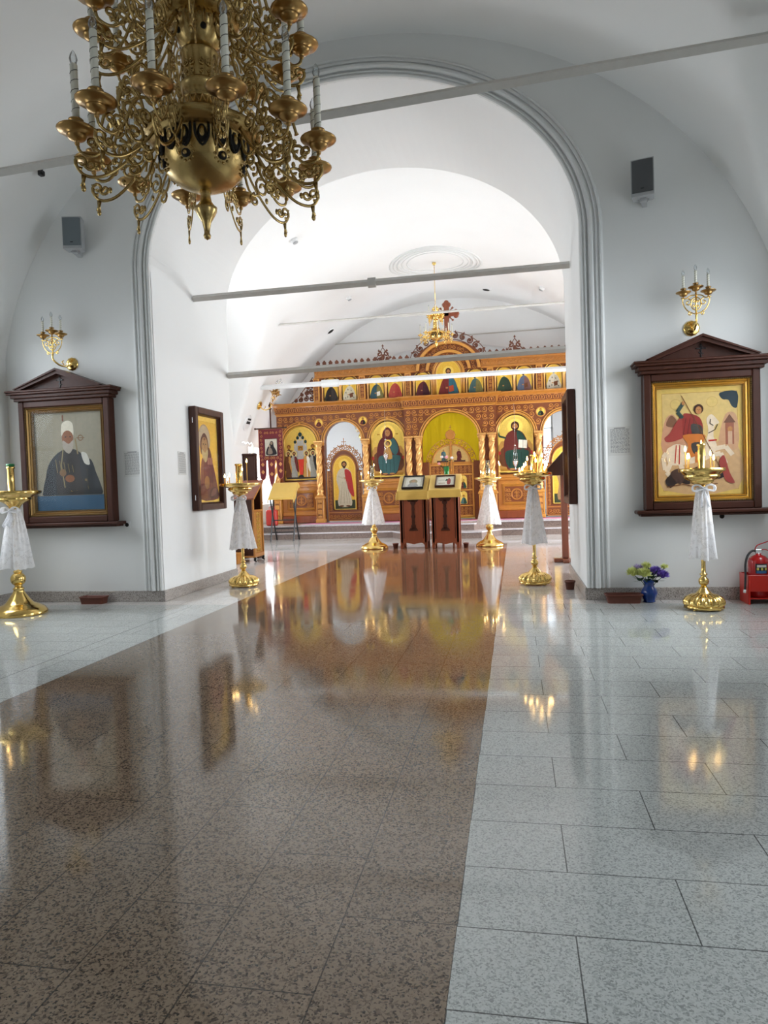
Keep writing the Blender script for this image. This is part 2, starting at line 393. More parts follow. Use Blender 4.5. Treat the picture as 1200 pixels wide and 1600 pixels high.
def arc(cx, cy, a, b, t0, t1, n=20):
    return [(cx+a*cos(t0+(t1-t0)*i/n), cy+b*sin(t0+(t1-t0)*i/n)) for i in range(n+1)]

# ------------------------------------------------------------------ the building
AX = -1.69                                   # axis of the church
AA, AB, AZ = 2.41, 1.85, 3.85                # arch: half width, rise, springing
def arch_z(x): 
    d = abs(x-AX)/AA
    return 0 if d >= 1 else AZ+AB*sqrt(1-d*d)
def near_vault(x, y):
    d = min(1, abs(x+1.70)/4.40); zb = 2.4+3.75*sqrt(1-d*d)
    e = abs(y-4.45)/3.07; zl = 3.0+2.0*sqrt(1-e*e) if e < 1 else 0
    e = abs(y+1.9)/3.07; zl2 = 3.0+2.0*sqrt(1-e*e) if e < 1 else 0
    return max(zb, zl, zl2)
def far_vault(x, y):
    d = abs(x+1.70); zb = .9+sqrt(max(0, 5.6**2-d*d))
    e = abs(y-13.5)/3.62; zl = 2.6+2.8*sqrt(1-e*e) if e < 1 else 0
    return max(zb, zl)
def heightfield(fn, x0, x1, y0, y1, nx, ny):
    mb = MB(); rows = []
    xs = [(x0+x1)/2-(x1-x0)/2*cos(pi*i/nx) for i in range(nx+1)]
    for j in range(ny+1):
        y = y0+(y1-y0)*j/ny
        rows.append([(x, y, fn(x, y)) for x in xs])
    return mb.grid(rows)
struct('ceiling_near', heightfield(near_vault, NL, NR, -3, 7.65, 90, 130), PLASTER, fix=False)
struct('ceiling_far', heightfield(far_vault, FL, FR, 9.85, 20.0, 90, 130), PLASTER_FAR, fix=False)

mb = MB(); mb.grid([[(-9, y, 0), (6, y, 0)] for y in (-3.2, 6, 14, 25)], sm=False)
struct('floor', mb, FLOOR)

def side_wall(name, x, dirx, y0, y1, ztop, holes, mat_, th=.75):
    """wall in the plane x, thickness away from the room, with rectangular window openings (y0,y1,z0,z1)"""
    mb = MB(); xo = x+dirx*th; ys = [y0]
    for h in holes:
        mb.box(x, ys[-1], 0, xo, h[0], ztop); mb.box(x, h[0], 0, xo, h[1], h[2]); mb.box(x, h[0], h[3], xo, h[1], ztop); ys.append(h[1])
    mb.box(x, ys[-1], 0, xo, y1, ztop)
    return struct(name, mb, mat_)
WN = [(.25, 2.15, 1.05, 3.35), (5.6, 7.25, 1.15, 3.4)]
WFL = [(12.1, 14.7, .9, 3.3), (18.15, 19.9, .9, 3.05)]  # first opening is an unseen window added to brighten the far hall
WFR = [(12.1, 14.7, .9, 3.3), (16.0, 18.4, .9, 3.1)]  # first opening added out of view as well, for more light inside
side_wall('wall_near_left', NL, -1, -3, 7.65, 5.6, WN, PLASTER)
side_wall('wall_near_right', NR, 1, -3, 7.65, 5.6, WN, PLASTER)
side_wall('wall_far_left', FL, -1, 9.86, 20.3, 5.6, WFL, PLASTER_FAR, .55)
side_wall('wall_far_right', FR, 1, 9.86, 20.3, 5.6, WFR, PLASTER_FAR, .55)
side_wall('wall_altar_left', -7.07, -1, 20.3, 24.6, 6.2, [(21.4, 23.4, 1.4, 3.8)], PLASTER_FAR, .55)
side_wall('wall_altar_right', 3.67, 1, 20.3, 24.6, 6.2, [(21.4, 23.4, 1.4, 3.8)], PLASTER_FAR, .55)
mb = MB(); mb.box(-7, -3.3, 0, 4, -3, 6.6); struct('wall_back', mb, PLASTER)
# thick wall with the great arch between the two halls
mb = MB()
xs = sorted(set([-8.0+i*.33 for i in range(int(13.5/.33)+1)] + [AX+AA*sin(pi/2*i/32) for i in range(-32, 33)] + [AX-AA-1e-4, AX+AA+1e-4]))
for (y, m) in ((7.65, 0), (9.85, 1)):
    A = [(x, y, arch_z(x)) for x in xs]; B = [(x, y, 7.0) for x in xs]; mb.strip(A, B, m)
pth = [(AX-AA, 0), (AX-AA, AZ)] + [(AX+AA*sin(pi/2*i/32), AZ+AB*cos(pi/2*i/32)) for i in range(-31, 32)] + [(AX+AA, AZ), (AX+AA, 0)]
mb.strip([(x, 7.65, z) for x, z in pth], [(x, 9.85, z) for x, z in pth], 1, False)
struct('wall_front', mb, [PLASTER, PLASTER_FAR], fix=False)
# moulding around the arch
def arch_sweep(mb, prof, y, zb):
    pts = [((AX-AA, zb), (-1, 0))] + [((AX-AA, z), (-1, 0)) for z in (1.5, 2.8, AZ)]
    for i in range(-39, 40):
        t = pi/2*i/40; n = Vector((sin(t)/AA, cos(t)/AB)).normalized(); pts.append(((AX+AA*sin(t), AZ+AB*cos(t)), (n.x, n.y)))
    pts += [((AX+AA, z), (1, 0)) for z in (AZ, 2.8, 1.5)] + [((AX+AA, zb), (1, 0))]
    mb.grid([[(p[0]+n[0]*o, y-h, p[1]+n[1]*o) for o, h in prof] for p, n in pts], sm=False)
mb = MB(); arch_sweep(mb, [(0, -.01), (0, .030), (.012, .042), (.024, .042), (.028, .026), (.040, .026), (.044, .040), (.052, .046), (.060, .040), (.064, .016), (.082, .016), (.086, .044), (.104, .062), (.122, .062), (.134, .044), (.138, .020), (.156, .020), (.160, .038), (.172, .038), (.176, .022), (.196, .022), (.200, .040), (.216, .040), (.226, .020), (.235, .014), (.24, -.01)], 7.65, .13)
struct('trim_1', mb, TRIM, fix=False)
# granite baseboards
def base(name, pts, h=.13, t=.022):
    mb = MB()
    for (a, b, nx, ny) in pts:
        x0, x1 = sorted((a[0], b[0])); y0, y1 = sorted((a[1], b[1]))
        x0 += min(0, nx*t); x1 += max(0, nx*t); y0 += min(0, ny*t); y1 += max(0, ny*t); mb.bbox(x0, y0, 0, x1, y1, h, .006)
    struct(name, mb, GRANITE)
base('baseboard_front_left', [((NL, 7.65), (AX-AA, 7.65), 0, -1), ((AX-AA, 7.63), (AX-AA, 9.85), 1, 0)])
base('baseboard_front_right', [((AX+AA, 7.65), (NR, 7.65), 0, -1), ((AX+AA, 7.63), (AX+AA, 9.85), -1, 0)])
base('baseboard_side_left', [((NL, -3), (NL, 7.62), 1, 0)]); base('baseboard_side_right', [((NR, -3), (NR, 7.62), -1, 0)])
# wall between the far hall and the altar, with its segmental opening
mb = MB(); R = 7.7; zc = 5.22-R
xs = [-8.2+i*.2 for i in range(64)]
def zo(x): return zc+sqrt(R*R-(x+1.75)**2) if -6.5 < x < 3.1 else 0
A = [(x, 20.0, zo(x)) for x in xs]; B = [(x, 20.0, 7.2) for x in xs]; mb.strip(A, B)
A2 = [(x, 20.3, z) for x, y, z in A]; mb.strip(A, A2); mb.strip(A2, [(x, 20.3, 7.2) for x in xs])
struct('wall_altar_arch', mb, PLASTER_FAR, fix=False)
mb = MB(); mb.grid([[(AX+5.9*sin(t), y, 1.2+4.9*cos(t)) for t in [(-pi/2+pi*i/30) for i in range(31)]] for y in (20.25, 24.6)])
struct('ceiling_altar', mb, PLASTER_FAR, fix=False)
mb = MB(); mb.box(-8, 24.5, 0, .82, 24.8, 7); mb.box(1.32, 24.5, 0, 5, 24.8, 7); mb.box(.82, 24.5, 0, 1.32, 24.8, 1.7); mb.box(.82, 24.5, 3.75, 1.32, 24.8, 7)
struct('wall_altar_back', mb, PLASTER_FAR)

# windows : frame with glazing bars and panes
def window(n, axis, x, dirx, h):
    y0, y1, z0, z1 = h; mb = MB(); P = lambda a0, b0, c0, a1, b1, c1: mb.box(a0, b0, c0, a1, b1, c1) if axis == 'x' else mb.box(b0, a0, c0, b1, a1, c1)
    xa, xb = x, x+dirx*.06; w = .07
    P(xa, y0, z0, xb, y0+w, z1); P(xa, y1-w, z0, xb, y1, z1); P(xa, y0, z0, xb, y1, z0+w); P(xa, y0, z1-w, xb, y1, z1)
    if y1-y0 > .8: P(xa, (y0+y1)/2-.035, z0, xb, (y0+y1)/2+.035, z1)
    for q in (.36, .68): P(xa, y0, z0+(z1-z0)*q-.02, xb, y1, z0+(z1-z0)*q+.02)
    o = struct('window_%d' % n, mb, CHROME)
    g = MB()
    if axis == 'x': g.box(x+dirx*.028, y0+w, z0+w, x+dirx*.034, y1-w, z1-w)
    else: g.box(y0+w, x+dirx*.028, z0+w, y1-w, x+dirx*.034, z1-w)
    obj('pane', g, PANE, o)
k = 1
for h in WN: window(k, 'x', NL-.5, -1, h); window(k+1, 'x', NR+.5, 1, h); k += 2
for h in WFL: window(k, 'x', FL-.3, -1, h); k += 1
for h in WFR: window(k, 'x', FR+.3, 1, h); k += 1
window(k, 'x', -7.37, -1, (21.4, 23.4, 1.4, 3.8)); k += 1
window(k, 'x', 3.97, 1, (21.4, 23.4, 1.4, 3.8)); k += 1
window(k, 'y', 24.6, 1, (.82, 1.32, 1.7, 3.75)); k += 1

# ceiling medallion (plaster rings)
mb = MB()
for rr, th in ((1.06, .030), (.98, .022), (.88, .035), (.78, .02), (.66, .018)):
    pts = []
    for i in range(64):
        a = 2*pi*i/64; x = AX+rr*cos(a); y = 16.62+rr*sin(a); pts.append((x, y, far_vault(x, y)-.004))
    mb.tube(pts, th, 6, closed=True, upv=(0, 0, 1), flat=.7)
struct('trim_2', mb, TRIM)

# steps, solea and carpet
mb = MB()
def plat(yf, z0, z1, amb, xw):
    p = [(FL+.02, 20.0), (FL+.02, yf), (AX-xw, yf), (AX-xw+.45, amb), (AX+xw-.45, amb), (AX+xw, yf), (FR-.02, yf), (FR-.02, 20.0)]
    mb.prism(p, z0, z1, 0, 'z')
    q = [(FL+.02, yf+.002), (FL+.02, yf-.025), (AX-xw-.01, yf-.025), (AX-xw+.44, amb-.025), (AX+xw-.44, amb-.025), (AX+xw+.01, yf-.025), (FR-.02, yf-.025), (FR-.02, yf+.002)]
    mb.prism(q, z1-.035, z1+.001, 1, 'z')
plat(17.35, 0, .17, 16.55, 1.35); plat(17.75, .17, .34, 17.0, 1.15)
m2, nt2, b2 = new_mat('pale_granite_nosing'); b2.inputs['Roughness'].default_value = .15
nt2.links.new(granite(nt2, b2, (.42, .38, .40), (.7, .66, .68), 90, .3), b2.inputs['Base Color'])
m3, nt3, b3 = new_mat('brown_granite_riser'); b3.inputs['Roughness'].default_value = .35
nt3.links.new(granite(nt3, b3, (.09, .06, .05), (.30, .22, .19), 60, .5), b3.inputs['Base Color'])
struct('floor_solea', mb, [m3, m2])
mb = MB(); mb.box(-6.6, 20.32, 0, 3.6, 24.5, .34); struct('floor_altar', mb, GRANITE)
mb = MB()
for i, (a, c, m) in enumerate(((17.86, 18.0, 1), (18.0, 18.3, 0), (18.3, 18.36, 1), (18.36, 18.62, 0))): mb.box(-5.6, a, .341, 2.2, c, .349, m)
obj('carpet_runner', mb, [CARPET, CARPETW], None, 'rose and white striped carpet runner on the platform before the icon screen', 'carpet')

# tie rods
def rod(a, b, r, m, label, clampx=None, group=None):
    t = thing('tie_rod', label, 'tie rod', a, 0, group); d = Vector(b)-Vector(a); mb = MB()
    n = Vector((-d.y, d.x, 0)).normalized(); mb.tube([(0, 0, 0), tuple(d*.5), tuple(d)], r*1.25, 4, sm=False)
    obj('bar', mb, m, t)
    if clampx is not None:
        e = d.normalized()
        for q, L in clampx: c = MB(); p = d*q; c.tube([tuple(p-e*L), tuple(p+e*L)], r*1.9, 8, sm=False); obj('clamp', c, m, t)
rod((NL+.01, 5.9, 4.244), (NR-.01, 5.9, 4.584), .034, GREYPAINT, 'grey iron tie rod crossing the top of the near vault behind the big chandelier')
rod((AX-AA+.01, 8.75, 3.82), (AX+AA-.01, 8.75, 3.83), .034, GREYPAINT, 'grey iron tie rod across the arch passage, thick upper one', [(.5, .05)])
rod((AX-AA+.01, 9.8, 2.97), (AX+AA-.01, 9.8, 3.03), .036, GREYPAINT, 'pale grey tie rod crossing in front of the screen cresting')
rod((-6.42, 17.47, 3.955), (2.95, 17.47, 3.955), .050, WHITEPAINT, 'bright white tie rod passing in front of the upper icon row', [(.2, .22)])
rod((-5.4, 15.95, 5.155), (2.1, 15.95, 5.155), .021, GREYPAINT, 'thin tie rod high under the plaster ring medallion', [(.44, .35), (.66, .35)])
rod((-5.0, 19.9, 5.44), (1.6, 19.9, 5.44), .014, GREYPAINT, 'thinnest tie rod on the grey lunette above the screen')

# ------------------------------------------------------------------ painted panels
def c8(r, g, b, a=0.): return tuple(((v/255)/12.92 if v/255 <= .04045 else ((v/255+.055)/1.055)**2.4) for v in (r, g, b))+(a,)
GOLD = c8(222, 176, 66, 1.); GOLD2 = c8(236, 200, 96, 1.); GOLDD = c8(168, 120, 40, 1.); SKIN = c8(176, 122, 72); SKIND = c8(120, 74, 44)
HAIR = c8(62, 34, 20); WHITE = c8(226, 220, 204); RED = c8(176, 48, 40); MAROON = c8(92, 34, 32); BLUE = c8(52, 84, 104); GREEN = c8(42, 74, 58)
TEAL = c8(72, 112, 112); BROWN = c8(104, 62, 36); DARK = c8(30, 26, 26); OCHRE = c8(186, 138, 70); GREY = c8(150, 150, 140); PINK = c8(190, 96, 84)
class Paint:
    def __init__(s): s.ops = []
    def poly(s, pts, col, smooth=True):
        s.ops.append((catmull(pts, 3, True) if smooth else pts, col)); return s
    def ell(s, cx, cy, rx, ry, col, n=18): s.ops.append((arc(cx, cy, rx, ry, 0, 2*pi*(n-1)/n, n-1), col)); return s
    def rect(s, x0, y0, x1, y1, col): s.ops.append(([(x0, y0), (x1, y0), (x1, y1), (x0, y1)], col)); return s
    def line(s, pts, w, col):
        for i in range(len(pts)-1):
            (a, b), (c, d) = pts[i], pts[i+1]; L = hypot(c-a, d-b) or 1; nx, ny = -(d-b)/L*w/2, (c-a)/L*w/2
            s.ops.append(([(a+nx, b+ny), (a-nx, b-ny), (c-nx, d-ny), (c+nx, d+ny)], col))
        return s
    def build(s, name, w, parent, loc, rz=0, outline=None, step=.00012, **kw):
        mb = MB(); cols = []
        for i, (pts, col) in enumerate(s.ops):
            k = len(mb.v); mb.v += [(x*w, -i*step, z*w) for x, z in pts]
            ar = sum(pts[j][0]*pts[(j+1) % len(pts)][1]-pts[(j+1) % len(pts)][0]*pts[j][1] for j in range(len(pts)))
            f = list(range(k, k+len(pts))); mb.face(f if ar > 0 else f[::-1]); cols += [col]*len(pts)
        o = obj(name, mb, PAINT, parent, loc=loc, rot=(0, 0, rz), fix=False, **kw)
        ca = o.data.color_attributes.new('Col', 'FLOAT_COLOR', 'CORNER')
        ca.data.foreach_set('color', [v for c in cols for v in c]); return o
def archpoly(x0, x1, z0, zs, rise, n=14): return [(x0, z0), (x1, z0)] + [((x0+x1)/2+(x1-x0)/2*cos(pi*i/n), zs+rise*sin(pi*i/n)) for i in range(n+1)]
def head(P, x, y, r, hair=HAIR, skin=SKIN, beard=None, halo=None, hood=None):
    if halo: P.ell(x, y, r*1.9, r*1.95, halo); 
    if halo: P.ell(x, y, r*1.75, r*1.8, tuple(min(1, v*1.12) for v in halo[:3])+(halo[3],))
    if hood: P.poly([(x-r*1.1, y-r*1.5), (x-r*1.15, y+r*.2), (x, y+r*1.35), (x+r*1.15, y+r*.2), (x+r*1.1, y-r*1.5)], hood)
    else: P.ell(x, y+r*.18, r*.98, r*1.08, hair)
    P.ell(x, y-r*.08, r*.62, r*.85, skin)
    P.ell(x-r*.24, y+r*.12, r*.13, r*.06, HAIR, 8); P.ell(x+r*.24, y+r*.12, r*.13, r*.06, HAIR, 8); P.line([(x, y+r*.1), (x+r*.04, y-r*.25)], r*.08, SKIND)
    if beard: P.poly([(x-r*.6, y-r*.2), (x-r*.45, y-r*1.0), (x, y-r*1.35), (x+r*.45, y-r*1.0), (x+r*.6, y-r*.2), (x, y-r*.45)], beard)
    P.line([(x-r*.16, y-r*.42), (x+r*.16, y-r*.42)], r*.09, PINK)
def bust(P, x, y0, w, h, robe, mantle, hair=HAIR, beard=None, halo=None, hood=None, book=None, crosses=False, lean=0., hands=True):
    hx = x+lean*w
    r = w*.155; hy = y0+h*.80
    if halo: P.ell(hx, hy, r*1.9, r*1.95, halo)
    P.poly([(x-w*.5, y0), (x-w*.46, y0+h*.30), (x-w*.30, y0+h*.54), (x-w*.08+lean*w*.6, y0+h*.66), (x+w*.10+lean*w*.6, y0+h*.66), (x+w*.32, y0+h*.52), (x+w*.46, y0+h*.28), (x+w*.5, y0)], robe)
    P.poly([(x+w*.02, y0), (x+w*.0, y0+h*.3), (x+w*.05, y0+h*.6), (x+w*.3, y0+h*.52), (x+w*.45, y0+h*.27), (x+w*.49, y0)], mantle)
    P.line([(x-w*.28, y0+h*.45), (x-w*.18, y0+h*.1)], w*.02, tuple(v*.6 for v in robe[:3])+(0,)); P.line([(x+w*.2, y0+h*.42), (x+w*.28, y0+h*.08)], w*.02, tuple(v*.6 for v in mantle[:3])+(0,))
    if crosses:
        for (a, b) in ((-.3, .35), (-.12, .5), (.14, .45), (.3, .3), (-.34, .1), (.0, .25), (.34, .1), (-.15, .15), (.18, .18)):
            P.rect(x+a*w-.012*w, y0+b*h-.05*h, x+a*w+.012*w, y0+b*h+.05*h, DARK); P.rect(x+a*w-.045*w, y0+b*h-.012*h, x+a*w+.045*w, y0+b*h+.012*h, DARK)
    if hands: P.ell(x-w*.1, y0+h*.25, w*.07, w*.045, SKIN)
    if book: P.poly([(x+w*.02, y0+h*.1), (x+w*.28, y0+h*.14), (x+w*.26, y0+h*.34), (x, y0+h*.3)], book, False)
    head(P, hx, hy, r, hair, SKIN, beard, None, hood)
def standing(P, x, y0, h, robe, mantle, hair=HAIR, beard=None, halo=None, w=None):
    w = w or h*.3; r = h*.062; hy = y0+h*.91
    if halo: P.ell(x, hy, r*1.9, r*1.95, halo)
    P.poly([(x-w*.42, y0+h*.03), (x-w*.36, y0+h*.35), (x-w*.5, y0+h*.58), (x-w*.40, y0+h*.76), (x-w*.12, y0+h*.84), (x+w*.12, y0+h*.84), (x+w*.42, y0+h*.74), (x+w*.45, y0+h*.5), (x+w*.34, y0+h*.3), (x+w*.40, y0+h*.03)], robe)
    P.poly([(x+w*.02, y0+h*.80), (x+w*.38, y0+h*.75), (x+w*.5, y0+h*.5), (x+w*.56, y0+h*.22), (x+w*.30, y0+h*.30), (x+w*.12, y0+h*.5)], mantle)
    for a in (-.22, -.05, .1, .22): P.line([(x+a*w*.6, y0+h*.55), (x+a*w*1.3, y0+h*.07)], w*.022, tuple(v*.55 for v in robe[:3])+(0,))
    P.ell(x-w*.22, y0+h*.02, w*.14, h*.018, BROWN); P.ell(x+w*.18, y0+h*.02, w*.14, h*.018, BROWN)
    P.ell(x-w*.02, y0+h*.62, w*.09, h*.024, SKIN); P.line([(x-w*.4, y0+h*.66), (x, y0+h*.61)], w*.10, tuple(v*.85 for v in robe[:3])+(0,))
    head(P, x, hy, r, hair, SKIN, beard)
def enthroned(P, x, y0, h, robe, mantle, hair, beard, halo, child=False, book=False):
    w = h*.55; r = h*.085; hy = y0+h*.88
    P.poly([(x-w*.62, y0+h*.02), (x-w*.64, y0+h*.48), (x-w*.5, y0+h*.60), (x+w*.5, y0+h*.60), (x+w*.64, y0+h*.48), (x+w*.62, y0+h*.02)], OCHRE, False)
    P.poly([(x-w*.5, y0+h*.1), (x-w*.52, y0+h*.44), (x, y0+h*.55), (x+w*.52, y0+h*.44), (x+w*.5, y0+h*.1)], BROWN)
    P.ell(x-w*.6, y0+h*.36, w*.07, h*.04, RED); P.ell(x+w*.6, y0+h*.36, w*.07, h*.04, RED)
    P.rect(x-w*.55, y0, x+w*.55, y0+h*.05, GOLDD)
    if halo: P.ell(x, hy, r*1.9, r*1.95, halo); P.ell(x, hy, r*1.72, r*1.77, tuple(min(1, v*1.15) for v in halo[:3])+(1,))
    P.poly([(x-w*.3, y0+h*.03), (x-w*.42, y0+h*.36), (x-w*.40, y0+h*.60), (x-w*.26, y0+h*.76), (x, y0+h*.82), (x+w*.26, y0+h*.76), (x+w*.42, y0+h*.58), (x+w*.45, y0+h*.34), (x+w*.30, y0+h*.03)], robe)
    P.poly([(x-w*.38, y0+h*.36), (x-w*.1, y0+h*.42), (x+w*.44, y0+h*.40), (x+w*.42, y0+h*.25), (x+w*.26, y0+h*.04), (x-w*.26, y0+h*.06)], mantle)
    P.poly([(x+w*.05, y0+h*.79), (x+w*.26, y0+h*.74), (x+w*.4, y0+h*.55), (x+w*.3, y0+h*.42), (x+w*.12, y0+h*.5)], mantle)
    for a in (-.2, -.08, .06, .2): P.line([(x+a*w, y0+h*.37), (x+a*w*1.1, y0+h*.08)], w*.022, tuple(v*.5 for v in mantle[:3])+(0,))
    P.ell(x-w*.13, y0+h*.035, w*.1, h*.018, SKIN); P.ell(x+w*.13, y0+h*.035, w*.1, h*.018, SKIN)
    if child:
        P.poly([(x-w*.12, y0+h*.36), (x-w*.16, y0+h*.5), (x-w*.02, y0+h*.62), (x+w*.12, y0+h*.5), (x+w*.14, y0+h*.34)], OCHRE)
        P.ell(x, y0+h*.66, r*.95, r*.95, GOLD2); head(P, x, y0+h*.65, r*.55, HAIR); 
    if book: P.poly([(x+w*.10, y0+h*.46), (x+w*.40, y0+h*.44), (x+w*.42, y0+h*.60), (x+w*.12, y0+h*.62)], WHITE, False); P.line([(x+w*.26, y0+h*.45), (x+w*.27, y0+h*.61)], w*.012, BROWN)
    if book: P.line([(x-w*.34, y0+h*.66), (x-w*.58, y0+h*.70), (x-w*.62, y0+h*.80)], w*.07, mantle); P.ell(x-w*.62, y0+h*.82, w*.05, h*.03, SKIN)
    head(P, x, hy, r, hair, SKIN, beard, None, None if book else robe)

# ------------------------------------------------------------------ near hall : wall shrines
def frame_ring(mb, x0, z0, x1, z1, w, ya, yb, m=0, bev=True):
    """mitred picture-frame ring; ya outer face depth, yb inner face depth (towards -y)"""
    o = [(x0, z0), (x1, z0), (x1, z1), (x0, z1)]; i = [(x0+w, z0+w), (x1-w, z0+w), (x1-w, z1-w), (x0+w, z1-w)]
    h = w*.35; mid = [(x0+h, z0+h), (x1-h, z0+h), (x1-h, z1-h), (x0+h, z1-h)]
    for k in range(4):
        l = (k+1) % 4; q = len(mb.v)
        mb.v += [(o[k][0], 0, o[k][1]), (o[l][0], 0, o[l][1]), (o[k][0], ya, o[k][1]), (o[l][0], ya, o[l][1]), (mid[k][0], min(ya, yb)-.006, mid[k][1]), (mid[l][0], min(ya, yb)-.006, mid[l][1]), (i[k][0], yb, i[k][1]), (i[l][0], yb, i[l][1]), (i[k][0], 0, i[k][1]), (i[l][0], 0, i[l][1])]
        for a in (0, 2, 4, 6): mb.face([q+a, q+a+1, q+a+3, q+a+2], m)
def ortho_cross(mb, x, z, s, y, m=0):
    for (a, b, w, h) in ((0, 0, .10, 1), (0, .22, .62, .09), (0, .38, .32, .07)): mb.box(x-w*s/2+a*s, y-.008, z-h*s/2+b*s, x+w*s/2, y, z+h*s/2+b*s, m)
    q = len(mb.v); mb.prism([(x-.2*s, z-.18*s), (x+.2*s, z-.3*s), (x+.2*s, z-.22*s), (x-.2*s, z-.1*s)], y-.008, y, m)
    for a, b in ((0, .55), (0, -.55), (.36, .22), (-.36, .22)): mb.ball((x+a*s, y-.004, z+b*s), .07*s, m, 8, 4)
def shrine(x0, x1, z0, z1, label, art, tint=GOLDLEAF, border=(222, 176, 66)):
    w = x1-x0; h = z1-z0; d = .13; cx = w/2
    t = thing('icon_case', label, 'icon case', (x0, 7.65, z0))
    b = MB(); f = .075
    b.bbox(0, -d, 0, f, 0, h); b.bbox(w-f, -d, 0, w, 0, h); b.bbox(f, -d, 0, w-f, 0, f); b.bbox(f, -d, h-f, w-f, 0, h); b.box(.01, -.03, .01, w-.01, 0, h-.01)
    obj('body', b, MAHOG_DARK, t)
    c = MB(); o = .09
    for (e, za, zb, dd) in ((.03, h, h+.035, .03), (.055, h+.035, h+.075, .055), (.09, h+.075, h+.10, .085), (.10, h+.10, h+.125, .095)): c.bbox(-e, -d-dd, za, w+e, 0, zb, .006)
    hh = .30; c.prism([(0.0, h+.125), (w, h+.125), (cx+.02, h+hh), (cx-.02, h+hh)], -d-.02, 0)
    for s in (-1, 1):
        q = [(cx+s*(w/2-.10), h+.125), (cx+s*(w/2-.03), h+.125), (cx, h+hh+.035), (cx, h+hh-.01)]; c.prism(q, -d-.09, 0)
        q = [(cx+s*(w/2-.05), h+.135), (cx+s*(w/2-.02), h+.135), (cx, h+hh+.055), (cx, h+hh+.03)]; c.prism(q, -d-.11, 0)
    obj('pediment', c, MAHOG_DARK, t)
    g = MB(); ortho_cross(g, cx, h+.20, .11, -d-.02); obj('carved_cross', g, BLACK, t)
    s_ = MB(); s_.bbox(-.09, -d-.06, -.035, w+.09, 0, 0, .01); s_.bbox(-.05, -d-.03, -.06, w+.05, 0, -.035, .008); obj('sill', s_, MAHOG_DARK, t)
    g = MB(); frame_ring(g, f+.014, f+.014, w-f-.014, h-f-.014, .016, -d+.025, -.09); frame_ring(g, f+.032, f+.032, w-f-.032, h-f-.032, .024, -.085, -.07); frame_ring(g, f+.058, f+.058, w-f-.058, h-f-.058, .012, -.075, -.05)
    obj('gilt_frame', g, tint, t)
    g = MB(); n = int((w-2*f)/.018); n2 = int((h-2*f)/.018); a0 = f+.010
    for i in range(n+1):
        for zz in (a0, h-a0): g.ball((a0+(w-2*a0)*i/n, -d+.012, zz), .0065, 0, 5, 3)
    for i in range(n2+1):
        for xx in (a0, w-a0): g.ball((xx, -d+.012, a0+(h-2*a0)*i/n2), .0065, 0, 5, 3)
    obj('beading', g, GILTDARK, t)
    p = f+.072; pw = w-2*p; ph = h-2*p
    art(pw, ph).build('painting', pw, t, (p, -.045, p))
    g = MB(); g.box(f+.03, -.088, f+.03, w-f-.03, -.085, h-f-.03); obj('glass', g, PANE, t)
    return t
